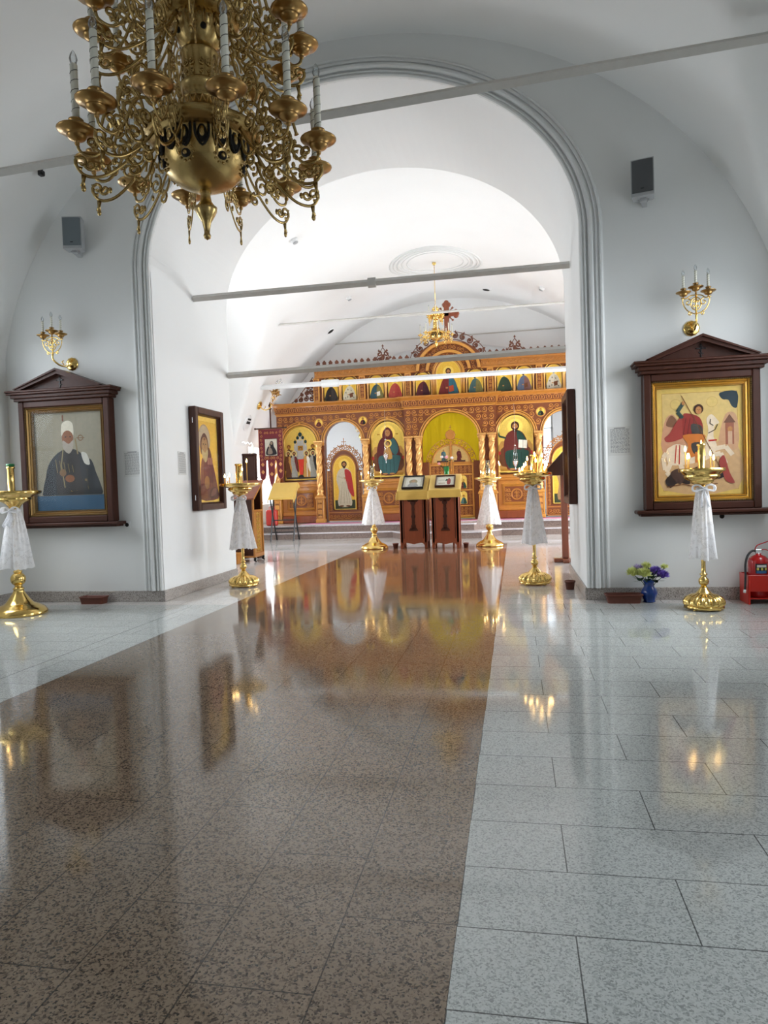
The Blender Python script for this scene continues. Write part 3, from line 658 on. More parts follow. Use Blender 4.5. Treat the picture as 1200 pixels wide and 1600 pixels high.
def art_horseman(w, h):
    H = h/w; P = Paint(); P.rect(0, 0, 1, H, c8(208, 178, 96, .8)); P.rect(.055, .055, .945, H-.06, c8(160, 116, 60, .5)); P.rect(.06, .06, .94, H-.065, c8(204, 176, 112, .6))
    G = lambda x, y: (x, y*H)
    P.poly([G(.06, .05), G(.06, .42), G(.25, .50), G(.5, .44), G(.75, .5), G(.94, .46), G(.94, .05)], c8(192, 156, 112))
    P.poly([G(.06, .40), G(.08, .68), G(.17, .76), G(.25, .70), G(.30, .60), G(.4, .45)], c8(186, 140, 110)); P.poly([G(.10, .66), G(.16, .75), G(.23, .70), G(.2, .64)], c8(120, 84, 62))
    P.poly([G(.72, .44), G(.78, .70), G(.86, .76), G(.94, .70), G(.94, .42)], c8(190, 148, 112)); P.poly([G(.80, .46), G(.80, .66), G(.90, .66), G(.90, .46)], c8(150, 92, 70), False)
    P.poly([G(.78, .66), G(.85, .74), G(.92, .66)], c8(110, 74, 58), False); P.ell(.855, .60*H, .03, .035, SKIN); P.rect(.83, .46*H, .88, .58*H, c8(196, 160, 130))
    P.poly([G(.74, .94), G(.94, .945), G(.94, .80), G(.88, .81), G(.84, .87), G(.77, .88)], c8(30, 48, 56))
    P.ell(.22, .85*H, .068, .068, c8(190, 160, 96)); P.ell(.22, .85*H, .06, .06, c8(206, 178, 108)); P.ell(.65, .86*H, .068, .068, c8(190, 160, 96)); P.ell(.65, .86*H, .06, .06, c8(206, 178, 108))
    HW = c8(216, 198, 172)
    P.poly([G(.10, .42), G(.16, .46), G(.24, .48), G(.42, .44), G(.55, .46), G(.60, .60), G(.58, .70), G(.64, .745), G(.70, .70), G(.73, .66), G(.68, .64), G(.66, .54), G(.70, .44), G(.62, .34), G(.45, .30), G(.25, .28), G(.12, .30)], HW)
    for L in ([G(.16, .32), G(.10, .22), G(.18, .14)], [G(.26, .30), G(.30, .20), G(.22, .12)], [G(.64, .42), G(.80, .44), G(.88, .36)], [G(.62, .36), G(.74, .38), G(.80, .28)]): P.line(L, .055, HW)
    P.line([G(.10, .40), G(.06, .36), G(.08, .24)], .05, HW); P.line([G(.60, .50), G(.70, .505)], .02, RED); P.line([G(.22, .47), G(.2, .30)], .012, RED); P.line([G(.26, .47), G(.25, .29)], .012, RED)
    P.line([G(.60, .57), G(.68, .60), G(.71, .65)], .010, DARK); P.line([G(.63, .70), G(.62, .66), G(.66, .64)], .010, DARK)
    P.poly([G(.30, .74), G(.22, .68), G(.14, .58), G(.08, .54), G(.12, .50), G(.25, .52), G(.34, .56), G(.42, .70)], c8(150, 60, 54))
    P.poly([G(.30, .74), G(.38, .76), G(.50, .72), G(.54, .62), G(.50, .52), G(.32, .52)], c8(136, 46, 40)); [P.line([G(.34+.05*i, .72), G(.30+.05*i, .55)], .008, c8(96, 34, 32)) for i in range(3)]; P.poly([G(.40, .66), G(.52, .64), G(.53, .54), G(.42, .56)], c8(66, 62, 58)); P.poly([G(.30, .56), G(.55, .56), G(.54, .49), G(.44, .36), G(.34, .37), G(.36, .47)], c8(188, 110, 46))
    P.poly([G(.40, .48), G(.52, .48), G(.50, .38), G(.42, .39)], c8(58, 54, 50)); P.line([G(.46, .40), G(.46, .30)], .04, c8(188, 110, 46))
    P.line([G(.30, .72), G(.24, .78), G(.31, .86)], .045, c8(52, 70, 66)); P.ell(.31, .86*H, .02, .025, SKIN)
    P.line([G(.29, .93), G(.43, .72), G(.56, .52), G(.70, .30), G(.78, .16)], .008, BROWN); head(P, .49, .79*H, .058, HAIR, SKIN)
    P.poly([G(.08, .14), G(.20, .22), G(.32, .18), G(.40, .24), G(.52, .27), G(.62, .22), G(.74, .26), G(.80, .18), G(.70, .14), G(.5, .16), G(.36, .10), G(.24, .12), G(.14, .07)], c8(44, 34, 34))
    P.poly([G(.72, .30), G(.78, .36), G(.84, .20), G(.90, .10), G(.80, .12), G(.76, .2)], c8(150, 62, 54)); P.poly([G(.14, .2), G(.24, .25), G(.32, .20), G(.26, .10)], c8(70, 50, 44)); P.line([G(.1, .08), G(.3, .10), G(.45, .07), G(.7, .1)], .01, BROWN)
    return P
def art_bishop(w, h):
    H = h/w; P = Paint(); P.rect(0, 0, 1, H, c8(118, 112, 94, .2)); P.rect(.02, .02, .98, H-.02, c8(132, 126, 108, .1)); P.rect(.62, .3*H, .625, H, c8(120, 110, 90))
    P.poly([(.14, .13), (.14, .45), (.22, .66), (.40, .80), (.60, .80), (.76, .68), (.82, .66), (.88, .50), (.93, .13)], c8(26, 32, 38)); P.poly([(.34, .14), (.30, .5), (.38, .78), (.62, .78), (.66, .5), (.68, .14)], c8(36, 32, 32))
    P.poly([(.68, .76), (.72, .62), (.80, .60), (.76, .74)], c8(180, 178, 168)); P.line([(.60, .95), (.63, .74)], .02, c8(120, 104, 70)); P.line([(.42, .84), (.38, .60), (.42, .3)], .015, c8(130, 116, 80))
    P.poly([(.41, .98), (.40, 1.08), (.42, 1.16), (.50, 1.19), (.57, 1.15), (.58, 1.02), (.55, .98)], c8(196, 190, 172)); P.ell(.49, .96, .085, .10, SKIND); P.poly([(.42, .93), (.42, .82), (.50, .75), (.56, .82), (.57, .93), (.5, .88)], c8(150, 142, 130))
    P.ell(.46, .975, .015, .008, DARK, 8); P.ell(.53, .975, .015, .008, DARK, 8)
    for i in range(12): a = 2*pi*i/12; P.line([(.68+.035*cos(a), .955+.035*sin(a)), (.68+.035*cos(a+.6), .955+.035*sin(a+.6))], .014, c8(110, 84, 54))
    P.line([(.62, .955), (.74, .955)], .012, c8(110, 84, 54)); P.ell(.40, .5, .05, .05, c8(110, 80, 50)); P.ell(.5, .42, .07, .05, SKIND); P.rect(.0, 0, 1, .15*H, c8(44, 78, 104)); P.rect(0, .15*H, 1, .155*H, c8(90, 84, 70))
    P.line([(.43, H-.03), (.43, H-.11)], .02, BROWN)
    for i in range(5): P.line([(.3+.06*i, .68-.02*i), (.32+.06*i, .5)], .01, c8(110, 96, 60))
    return P
shrine(1.30, 2.40, .93, 2.305, 'dark wooden icon case on right pier, gold icon of a rider on white horse', art_horseman)
shrine(-5.82, -4.63, .965, 2.42, 'dark wooden icon case on left pier, dim icon of a bishop above blue band', art_bishop, GILTDARK)

def tunnel_icon(label, x, y0, y1, z0, z1, face, art):
    L = y1-y0; h = z1-z0; d = .10
    rz = pi/2 if face > 0 else -pi/2
    t = thing('framed_icon', label, 'icon', (x, y0 if face > 0 else y1, z0), rz)
    b = MB(); f = .085
    b.bbox(0, -d, 0, f, -.004, h); b.bbox(L-f, -d, 0, L, -.004, h); b.bbox(f, -d, 0, L-f, -.004, f); b.bbox(f, -d, h-f, L-f, -.004, h); b.box(.01, -.03, .01, L-.01, -.004, h-.01); frame_ring(b, f, f, L-f, h-f, .02, -d+.02, -.05)
    obj('frame', b, WALNUT, t); p = f+.02
    art(L-2*p, h-2*p).build('painting', L-2*p, t, (p, -.035, p))
    g = MB(); g.box(f, -.066, f, L-f, -.063, h-f); obj('glass', g, PANE, t)
    if face > 0:
        for q in (.84, .1): c = MB(); c.bbox(-.003, -d*.60, h*q, 0, -d*.52, h*(q+.05), .001); obj('hinge', c, SILVER, t)
def art_monk(w, h):
    H = h/w; P = Paint(); P.rect(0, 0, 1, H, GOLD2); P.rect(.03, .05, .97, H-.09, c8(196, 150, 50, 1)); P.rect(.035, .055, .965, H-.095, GOLD)
    P.ell(.40, H*.74, .27, .29, c8(160, 140, 116)); P.ell(.40, H*.74, .25, .27, c8(184, 164, 136))
    P.poly([(.12, .06), (.16, .42), (.22, .78), (.34, .90), (.50, .94), (.66, .90), (.82, .62), (.93, .30), (.95, .06)], c8(112, 56, 52)); P.poly([(.52, .96), (.60, 1.08), (.70, .92), (.66, .70), (.56, .72)], c8(98, 46, 44))
    P.poly([(.24, .94), (.20, 1.12), (.26, 1.27), (.40, 1.36), (.53, 1.27), (.58, 1.08), (.52, .92)], c8(86, 48, 36)); P.ell(.40, 1.11, .145, .17, c8(166, 128, 84)); P.poly([(.27, 1.04), (.27, .92), (.36, .80), (.46, .80), (.54, .94), (.52, 1.05), (.4, .97)], c8(188, 168, 120))
    P.ell(.35, 1.14, .024, .012, DARK, 8); P.ell(.45, 1.14, .024, .012, DARK, 8); P.line([(.40, 1.12), (.41, 1.05)], .014, SKIND); P.ell(.40, 1.24, .05, .03, c8(120, 78, 50))
    P.rect(.50, .74, .74, .88, c8(160, 104, 92)); P.poly([(.34, .26), (.34, .44), (.46, .52), (.56, .44), (.52, .28)], c8(150, 106, 60)); P.poly([(.14, .08), (.18, .26), (.30, .34), (.42, .24), (.44, .08)], c8(124, 66, 44)); P.poly([(.54, .08), (.62, .26), (.88, .28), (.94, .10)], c8(84, 46, 48)); P.poly([(.60, .12), (.72, .26), (.88, .26), (.8, .14)], c8(122, 80, 76))
    for a in (.26, .36, .6, .72): P.line([(a, .85), (a-.03, .3)], .012, c8(84, 38, 38))
    return P
def art_gold_full(robe, mantle, **k):
    def f(w, h):
        H = h/w; P = Paint(); P.rect(0, 0, 1, H, GOLD2); P.rect(.05, .05, .95, H-.05, GOLD); P.rect(.05, .05, .95, .3, GREEN); standing(P, .5, .1, H*.82, robe, mantle, halo=GOLD2, w=.6, **k); return P
    return f
tunnel_icon('large framed icon of a hooded monk on gold, on the left passage wall', AX-AA+.001, 8.47, 9.36, 1.035, 2.385, 1, art_monk)
tunnel_icon('thick dark framed icon seen edge-on, on the right passage wall', AX+AA-.001, 8.5, 9.4, .985, 2.33, -1, art_gold_full(RED, BLUE, beard=HAIR))

# printed notices
def notice(label, x, z, w, h, loc, rz=0, dark=False):
    t = thing('paper_notice', label, 'notice', loc, rz); b = MB(); b.box(0, -.004, 0, w, -.001, h); obj('sheet', b, PAPER2 if dark else PAPER, t)
    g = MB(); n = int(h/.0125); rr = random.Random(int(loc[0]*100))
    for i in range(2, n-1):
        zz = h-.0125*i-.006; k = .018
        while k < w-.02: l = rr.uniform(.01, .034); g.box(k, -.0055, zz, min(k+l, w-.015), -.0045, zz+.0045); k += l+.006
    g.box(w*.25, -.0055, h-.02, w*.75, -.0045, h-.013); obj('printed_text', g, INK, t)
notice('printed sheet taped to the wall between arch moulding and right icon case', 0, 0, .222, .30, (.970, 7.65, 1.505))
notice('printed sheet taped to the wall beside the left icon case', 0, 0, .235, .31, (-4.545, 7.65, 1.48))
notice('printed sheet on the left passage wall just before the monk icon', 0, 0, .21, .29, (AX-AA, 8.14, 1.50), pi/2)
notice('printed sheet seen edge-on beside the right passage icon', 0, 0, .21, .29, (AX+AA, 8.32, 1.50), -pi/2)

# wall sockets
def socket(label, x, z):
    t = thing('wall_socket', label, 'socket', (x, 7.65, z)); b = MB(); b.bbox(-.04, -.012, -.04, .04, 0, .04, .004); obj('plate', b, CHROME, t)
    b = MB(); b.lathe([(.021, 0), (.024, .004), (.017, .006), (0, .006)], 16, rot=Matrix.Rotation(pi/2, 3, 'X')); o = obj('outlet', b, DARKHOLE, t, loc=(0, -.012, 0))
socket('small wall socket under the right icon case', 2.055, .85); socket('small dark wall socket at lower right corner of the left icon case', -4.53, .915)

# loudspeakers
def speaker(label, x, z, grille, tilt):
    t = thing('wall_loudspeaker', label, 'loudspeaker', (x, 7.65-.16, z), tilt); w, h, d = .215, .36, .16
    b = MB(); poly = [(-w/2, -d/2), (w/2, -d/2), (w/2-.012, d/2-.02), (w/2-.05, d/2), (-w/2+.05, d/2), (-w/2+.012, d/2-.02)]; b.prism(poly, -h/2, h/2, 0, 'z'); obj('cabinet', b, GREYPLASTIC, t)
    g = MB(); rows = []
    for i in range(9):
        u = -1+2*i/8; rows.append([(u*(w/2-.010), -d/2-.012-.010*(1-u*u), -h/2+.035+(h-.05)*q/6) for q in range(7)])
    g.grid(rows); g.box(-w/2+.010, -d/2-.012, -h/2+.035, w/2-.010, -d/2, h/2-.015); obj('grille', g, grille, t)
    g = MB(); g.box(-.015, -d/2-.026, -h/2+.06, .015, -d/2-.02, -h/2+.07); obj('badge', g, BLACK, t)
    g = MB(); g.bbox(-.03, -.02, -h/2-.03, .03, .06, -h/2, .004); g.tube([(-.05, .0, -h/2-.005), (-.02, .03, -h/2-.03), (.03, .03, -h/2-.03), (.05, 0, -h/2-.01)], .006, 6); g.box(-.025, .05, -h/2-.03, .025, .16, -h/2+.05); obj('bracket', g, GREYPLASTIC, t)
speaker('grey wall loudspeaker high on the left pier', -4.94, 4.30, GRILLE_L, radians(14))
speaker('charcoal grille wall loudspeaker high on the right pier', 1.335, 4.225, GRILLE, radians(-14))

# ------------------------------------------------------------------ brass scroll work used by sconces and chandeliers
def scrollset(mb, items, r, m=0, depth=0, ns=14):
    """items in (u,v) plane -> x=u, z=v"""
    for it in items: mb.tube([(u, depth, v) for u, v in it], [r*(1 if 0 < i < len(it)-1 else 1.6) for i in range(len(it))], 6, m, upv=(0, 1, 0), flat=.5)
def cup_prof(s=1.): return [(a*s, b*s) for a, b in ((0, -.060), (.010, -.058), (.014, -.048), (.009, -.040), (.022, -.034), (.040, -.026), (.050, -.014), (.0525, -.006), (.050, -.001), (.085, .010), (.099, .019), (.101, .025), (.097, .029), (.060, .025), (.034, .022), (.030, .034), (.041, .039), (.043, .045), (.030, .051), (.026, .060), (.039, .067), (.039, .075), (0, .075))]
def candle_mesh(mb, r, h, z0=0, turns=6, seg=10):
    mb.lathe([(0, z0), (r, z0), (r, z0+h), (r*.6, z0+h+.004), (0, z0+h+.004)], seg, m=0)
    mb.tube([(r*1.04*cos(2*pi*turns*i/(turns*8)), r*1.04*sin(2*pi*turns*i/(turns*8)), z0+h*i/(turns*8)) for i in range(turns*8+1)], r*.10, 3, 1)
def bulb_mesh(mb, r, h, z0, m=0): mb.lathe([(r*.55, z0), (r*.75, z0+h*.08), (r, z0+h*.35), (r*.8, z0+h*.62), (r*.3, z0+h*.88), (0, z0+h)], 10, m=m)

def sconce(label, x, z, y=7.65, mat_=BRASS, lean=0, s=1., group=None, tilt=0):
    """three-candle wall sconce : round wall plate, curved arm, openwork fan, cups, candles"""
    t = thing('wall_sconce', label, 'wall sconce', (x, y, z), tilt, group, s)
    b = MB(); b.lathe([(.078, 0), (.078, .008), (.060, .02), (.045, .018), (.035, .03), (.015, .035), (0, .035)], 24, rot=Matrix.Rotation(pi/2, 3, 'X'), mod=lambda a, z: 1+.03*cos(12*a)); obj('wall_plate', b, mat_, t)
    for i in range(8): pass
    ox, oy = lean, -.20
    b = MB(); P = catmull([(0, -.02, .0), (ox*.15, -.07, -.035), (ox*.6, -.14, -.03), (ox, oy, .03), (ox, oy, .10)], 5); b.tube(P, .011, 7); b.tube([(ox*.35, -.1, -.02), (ox*.5, -.12, .01), (ox*.4, -.10, .03)], .007, 5); obj('arm', b, mat_, t)
    b = MB(); L = []
    for sg in (-1, 1):
        L += [catmull([(0, .10), (sg*.06, .12), (sg*.105, .17), (sg*.125, .24), (sg*.105, .29)], 4), spiral(sg*.072, .215, .036, pi/2 if sg > 0 else pi/2, sg*1.1), catmull([(0, .285), (sg*.05, .28), (sg*.09, .255), (sg*.14, .262)], 4), spiral(sg*.055, .105, .020, pi/2, -sg*1.0)]
    L.append(arc(0, .20, .048, .062, 0, 2*pi, 20)); L.append([(0, .10), (0, .31)])
    for a in range(4): L.append(spiral(.024*cos(a*pi/2+.78), .20+.030*sin(a*pi/2+.78), .014, a, .9, .3, 7))
    scrollset(b, [[(u+ox, v) for u, v in q] for q in L], .0062, 0, oy); obj('scroll_fan', b, mat_, t)
    for (u, v) in ((-.115, .30), (0, .345), (.115, .30)):
        b = MB(); b.lathe(cup_prof(.72), 18); o = obj('drip_cup', b, OLDBRASS2 if mat_ is BRASS else mat_, t, loc=(ox+u, oy, v))
        b = MB(); candle_mesh(b, .0125, .13, .048); obj('candle_sleeve', b, [WAX, SPIRAL], o)
        b = MB(); bulb_mesh(b, .015, .062, .18); obj('bulb', b, BULB, o)
    return t
sconce('brass three-candle wall sconce above the right icon case', 1.80, 2.76)
sconce('brass three-candle wall sconce above the left icon case', -5.155, 2.85, lean=-.11)

# ------------------------------------------------------------------ chandeliers
def chandelier(name, label, loc, low, upp, metal, cupm, s=1., simple=False, top=3.4):
    """z measured from the bottom finial tip"""
    t = thing(name, label, 'chandelier', loc)
    def L(part, prof, seg=32, m=metal, mod=None, parent=t, sub=None):
        b = MB(); b.lathe([(r*s, z*s) for r, z in prof], seg, mod=mod); return obj(part, b, m, parent)
    L('bottom_finial', [(0, -.012), (.006, -.006), (.018, .0), (.022, .015), (.016, .03), (.018, .05), (.026, .09), (.046, .125), (.062, .155), (.064, .175), (.050, .185), (.034, .21), (.028, .245), (.035, .262), (.03, .27), (0, .27)])
    bowl = L('lower_bowl', [(.03, .265), (.085, .28), (.16, .315), (.212, .36), (.240, .42), (.250, .49), (.252, .53), (.262, .535), (.285, .545), (.325, .56), (.335, .58), (.335, .60), (.29, .62), (.20, .65), (.16, .69), (.13, .74), (.118, .76)])
    b = MB()
    for i in range(16):
        a = 2*pi*i/16; A = Matrix.Rotation(a, 4, 'Z')
        k = b.mark(); b.tube([(.254*s-.10*max(0, -v)*s, u*s, (.50+v)*s) for u, v in catmull([(-.038, .03), (-.034, -.03), (0, -.078), (.034, -.03), (.038, .03)], 3)], .0075*s, 5, 0); b.ball((.247*s, 0, .485*s), .032*s, 0, 8, 6, (.35, .9, 1.6)); b.ball((.256*s, 0, .49*s), .017*s, 1, 6, 5, (.5, 1, 1.7)); b.apply(A, k)
    for i in range(7):
        a = 2*pi*i/7+.2; A = Matrix.Rotation(a, 4, 'Z'); k = b.mark(); b.ball((.226*s, 0, .392*s), .028*s, 0, 8, 5, (.5, 1, 1)); b.ball((.236*s, 0, .390*s), .014*s, 1, 6, 5, (.7, 1, 1))
        for j in range(10): q = 2*pi*j/10; b.ball((.226*s+.014*s*sin(q), .044*s*cos(q), .392*s+.040*s*sin(q)), .008*s, 1, 5, 3)
        b.apply(A, k)
    obj('bowl_ornament', b, [DARKHOLE, OLDBRASS], bowl)
    col = L('column', [(.118, .755), (.125, .77), (.110, .785), (.112, .85), (.122, .86), (.108, .872), (.104, .88), (.104, 1.02), (.112, 1.03), (.112, 1.045), (.085, 1.055), (.06, 1.07)])
    b = MB()
    for i in range(7):
        a = 2*pi*i/7; A = Matrix.Rotation(a, 4, 'Z'); k = b.mark()
        for sg in (-1, 1): b.tube([(.106*s, u*s, v*s) for u, v in spiral(sg*.022, .95, .022, pi/2, sg*1.3, .2, 10)], .004*s, 4); b.tube([(.106*s, u*s, v*s) for u, v in spiral(sg*.020, .905, .016, -pi/2, sg*1.1, .2, 9)], .0035*s, 4)
        b.apply(A, k)
    obj('column_relief', b, OLDBRASS, col)
    ub = L('upper_bowl', [(.04, 1.05), (.08, 1.065), (.115, 1.10), (.138, 1.15), (.145, 1.19), (.165, 1.20), (.22, 1.215), (.245, 1.24), (.245, 1.26), (.19, 1.275), (.12, 1.30), (.09, 1.34), (.085, 1.40), (.10, 1.44), (.14, 1.47), (.15, 1.50), (.10, 1.55), (.05, 1.60), (.03, 1.66)])
    b = MB()
    for i in range(20):
        a = 2*pi*i/20; b.tube([(q*s*cos(a), q*s*sin(a), v*s) for q, v in ((.165, 1.20), (.175, 1.17), (.168, 1.14))], .005*s, 4); b.ball((.172*s*cos(a+.15), .172*s*sin(a+.15), 1.175*s), .010*s, 0, 5, 4)
    for i in range(5):
        a = 2*pi*i/5+.3; b.ball((.132*s*cos(a), .132*s*sin(a), 1.135*s), .018*s, 1, 7, 5)
    obj('upper_ornament', b, [OLDBRASS2, DARKHOLE], ub)
    # gallery under the lower flange and pierced band above it
    b = MB()
    for i in range(28):
        a = 2*pi*i/28; r0 = .155; b.tube([(r0*s*cos(a-.1), r0*s*sin(a-.1), .70*s), (r0*1.03*s*cos(a), r0*1.03*s*sin(a), .745*s), (r0*s*cos(a+.1), r0*s*sin(a+.1), .70*s)], .005*s, 4)
    obj('pierced_band', b, OLDBRASS2, col)
    rodb = MB(); rodb.lathe([(.012*s, 1.64*s), (.012*s, top)], 8); rodb.lathe([(0, top-.10*s), (.06*s, top-.08*s), (.08*s, top), (0, top)], 16); obj('suspension_rod', rodb, metal, t)
    # one arm mesh per tier : scroll work in the radial plane
    def arm_mesh(rc, zc, rin, zin):
        """rc,zc cup position ; rin,zin root; all unscaled"""
        b = MB(); w = rc-rin; X = lambda u: rin+w*u; T = [];
        def pt(u, v): return (X(u), zc+v)
        T.append(catmull([pt(0, .05), pt(.16, -.04), (X(.38), zc-.13), (X(.66), zc-.205), (X(.90), zc-.215), (X(1.02), zc-.17), (X(1.02), zc-.12)], 4))
        T.append(spiral(X(.95), zc-.145, .040, -pi/2, 1.2)); T.append(spiral(X(.83), zc-.155, .030, 0, -1.1)); T.append([(X(.93), zc-.215), (X(.94), zc-.25), (X(.95), zc-.275)])
        T.append(catmull([pt(.0, .12), pt(.22, .16), pt(.42, .10), pt(.56, -.02), pt(.76, -.10), pt(.96, -.09), pt(1.0, -.03)], 4))
        T.append(spiral(X(.66), zc-.045, .055, pi, -1.3)); T.append(spiral(X(.40), zc-.05, .060, pi/2, 1.3)); T.append(spiral(X(.20), zc+.06, .050, -pi/2, 1.3)); T.append(spiral(X(.48), zc+.055, .045, pi, -1.2))
        T.append(catmull([pt(.02, .16), pt(.10, .28), pt(.24, .33), pt(.38, .27), pt(.40, .18), pt(.30, .14)], 4)); T.append(spiral(X(.22), zc+.245, .045, 0, 1.3)); T.append(spiral(X(.10), zc+.17, .036, 0, -1.2))
        T.append(catmull([pt(.40, .20), pt(.52, .22), pt(.60, .14), pt(.66, .06)], 4)); T.append(spiral(X(.56), zc+.165, .030, pi, 1.2)); T.append(spiral(X(.80), zc-.035, .034, -pi/2, -1.2)); T.append(catmull([pt(0, .0), pt(.08, -.09), pt(.20, -.12), pt(.30, -.10)], 3)); T.append(spiral(X(.22), zc-.145, .040, pi/2, 1.1))
        scrollset(b, [[(u*s, v*s) for u, v in q] for q in (T if not simple else T[:9])], .0095*s)
        for u, v in ((.30, -.10), (.62, .02), (.5, -.12), (.18, .22), (.74, -.16), (.94, -.285), (.40, .20), (.05, .0)): b.ball((X(u)*s, 0, (zc+v)*s), .014*s, 0, 6, 4, (1, .6, 1.4))
        me = obj('tmp', b, metal); m_ = me.data; bpy.data.objects.remove(me); return m_
    def mk(fn, mats, nm):
        b = MB(); fn(b); o = obj(nm, b, mats); m_ = o.data; bpy.data.objects.remove(o); return m_
    cupme = mk(lambda b: b.lathe([(r*s, z*s) for r, z in cup_prof(1.02)]+[], 20), cupm, 'cup')
    slv = mk(lambda b: candle_mesh(b, .0195*s, .30*s, .07*s, 6, 8), [WAX, SPIRAL], 'sleeve')
    blb = mk(lambda b: bulb_mesh(b, .022*s, .078*s, .372*s), BULB, 'bulb')
    for (n, phi, rc, zc, rin, zin) in (low, upp):
        am = arm_mesh(rc, zc, rin, zin)
        for k in range(n):
            a = -pi/2+phi+2*pi*k/n
            o = inst('arm', am, t, rot=(0, 0, a))
            inst('drip_cup', cupme, o, (rc*s, 0, zc*s)); inst('candle_sleeve', slv, o, (rc*s, 0, zc*s)); inst('bulb', blb, o, (rc*s, 0, zc*s))
    return t
chandelier('big_chandelier', 'large two-tier aged brass scrollwork chandelier hanging at upper left with electric candles', (-1.72, 3.90, 2.735),
    (12, .594, .676, .482, .31, 0), (12, .347, .585, 1.12, .20, 0), OLDBRASS, OLDBRASS2, 1., top=3.40)
chandelier('small_chandelier', 'small bright gold chandelier hanging before the screen under the plaster medallion', (-1.72, 16.62, 4.50),
    (8, .2, .62, .482, .20, 0), (6, .1, .30, 1.20, .12, 0), BRASS, BRASS, .60, True, top=1.97)

# ------------------------------------------------------------------ the carved icon screen
def iconostasis():
    CX = -1.665; Y = 18.95; YC = 18.82; Z0 = .345
    T = thing('icon_screen', 'tall carved amber wood icon screen with two tiers of gold icons across the far end', 'icon screen', (CX, Y, Z0))
    LX = lambda d: d; LZ = lambda z: z-Z0                   # local frame: x from axis, y from front, z from platform
    def P(name, mb, m, parent=None, label=None, **k):
        return obj(name, mb, m, parent or T, label, **k)
    # ---- carving helpers (in the x-z plane)
    def cell(mb, x, z, s, sg, y, r=None, m=0):
        r = r or s*.062; q = (1.0+.12*random.random())*s; x += s*.06*(random.random()-.5)
        mb.tube([(u, y, v) for u, v in spiral(x, z, q*.46, pi/2*(1+sg)+.6*sg, 1.45*sg, .16, 13)], r, 4, m)
        mb.ball((x, y, z), r*1.8, m, 5, 3, (1, .6, 1)); mb.tube([(x-sg*q*.5, y, z-q*.4), (x-sg*q*.2, y, z-q*.52), (x+sg*q*.3, y, z-q*.5)], r*.8, 3, m)
    def fill(mb, x0, x1, z0, z1, s, ok, y):
        nx = max(1, round((x1-x0)/s)); nz = max(1, round((z1-z0)/s)); sx = (x1-x0)/nx; sz = (z1-z0)/nz
        for i in range(nx):
            for j in range(nz):
                x = x0+sx*(i+.5); z = z0+sz*(j+.5)
                if ok(x, z): cell(mb, x, z, min(sx, sz), 1 if (i+j) % 2 else -1, y)
    def frieze(mb, x0, x1, z0, z1, y, m=0):
        n = max(1, round((x1-x0)/((z1-z0)*1.02))); w = (x1-x0)/n; h = z1-z0
        for i in range(n):
            x = x0+w*(i+.5); mb.tube([(u, y, v) for u, v in arc(x, z0+h*.34, w*.36, h*.44, -.35, pi+.35, 9)], .009, 4, m)
            mb.ball((x, y, z0+h*.46), h*.17, m, 6, 4, (.55, .35, 1.15)); mb.tube([(x-w*.42, y, z0+h*.2), (x-w*.2, y, z0+h*.1), (x, y, z0+h*.2), (x+w*.2, y, z0+h*.1), (x+w*.42, y, z0+h*.2)], .007, 4, m)
            mb.ball((x-w*.5, y, z0+h*.55), .012, m, 5, 3)
    # ---- arcade walls with arched openings
    ZS = LZ(2.58); ZT = LZ(3.36)
    def arcade(name, x0, x1, yf, opens):
        mb = MB(); xs = {x0, x1}
        for (c, a, b, zs, zb) in opens:
            for i in range(21): xs.add(round(c-a*cos(pi*i/20), 5))
            xs.add(c-a-1e-4); xs.add(c+a+1e-4)
        xs = sorted(xs)
        def bot(x):
            for (c, a, b, zs, zb) in opens:
                d = abs(x-c)/a
                if d <= 1.00001: return zs+b*sqrt(max(0, 1-d*d))
            return 0
        y = yf-Y
        mb.strip([(x, y, bot(x)) for x in xs], [(x, y, ZT) for x in xs]); mb.strip([(x, y+.22, bot(x)) for x in xs], [(x, y+.22, ZT) for x in xs])
        mb.strip([(x, y, bot(x)) for x in xs], [(x, y+.22, bot(x)) for x in xs])
        for x in (x0, x1): mb.strip([(x, y, 0), (x, y, ZT)], [(x, y+.22, 0), (x, y+.22, ZT)])
        w = P(name, mb, OAK_RED)
        c = MB()
        def ok(x, z):
            for (cc, a, b, zs, zb) in opens:
                if abs(x-cc) < a+.07 and z < zs+.0: return False
                if z >= zs-.05 and ((x-cc)/(a+.13))**2+((z-zs)/(b+.13))**2 < 1: return False
            for m_ in MED:
                if hypot(x-m_, z-LZ(3.11)) < .17: return False
            return True
        fill(c, x0+.03, x1-.03, ZS+.02, ZT-.02, .165, ok, y-.006)
        P('spandrel_carving', c, CARVE, w)
        m = MB()
        for (cc, a, b, zs, zb) in opens:
            for (o, r) in ((.02, .026), (.075, .016)): m.tube([(u, y-.012, v) for u, v in [(cc-a-o, zs-.05)]+arc(cc, zs, a+o, b+o, pi, 0, 26)+[(cc+a+o, zs-.05)]], r, 6)
            m.bbox(cc-a-.10, y-.03, zs-.09, cc-a+.0, y+.01, zs-.04, .006); m.bbox(cc+a, y-.03, zs-.09, cc+a+.10, y+.01, zs-.04, .006)
            m.ball((cc, y-.02, zs+b+.05), .045, 0, 8, 5, (.8, .6, 1))
        m.bbox(x0, y-.02, ZT-.02, x1, y+.02, ZT+.01, .004)
        P('arch_moulding', m, OAK_LIGHT, w)
        return w
    MED = [-3.63, -2.38, 2.38, 3.63]
    RB, RS = .76, LZ(2.47)
    for sg in (-1, 1):
        arcade('arcade_wall', *sorted((sg*1.22, sg*4.86)), Y, [(sg*4.19, .50, .50, LZ(2.57), 1), (sg*2.965, .53, .55, LZ(2.57), 0), (sg*1.71, .49, .55, LZ(2.55), 1)])
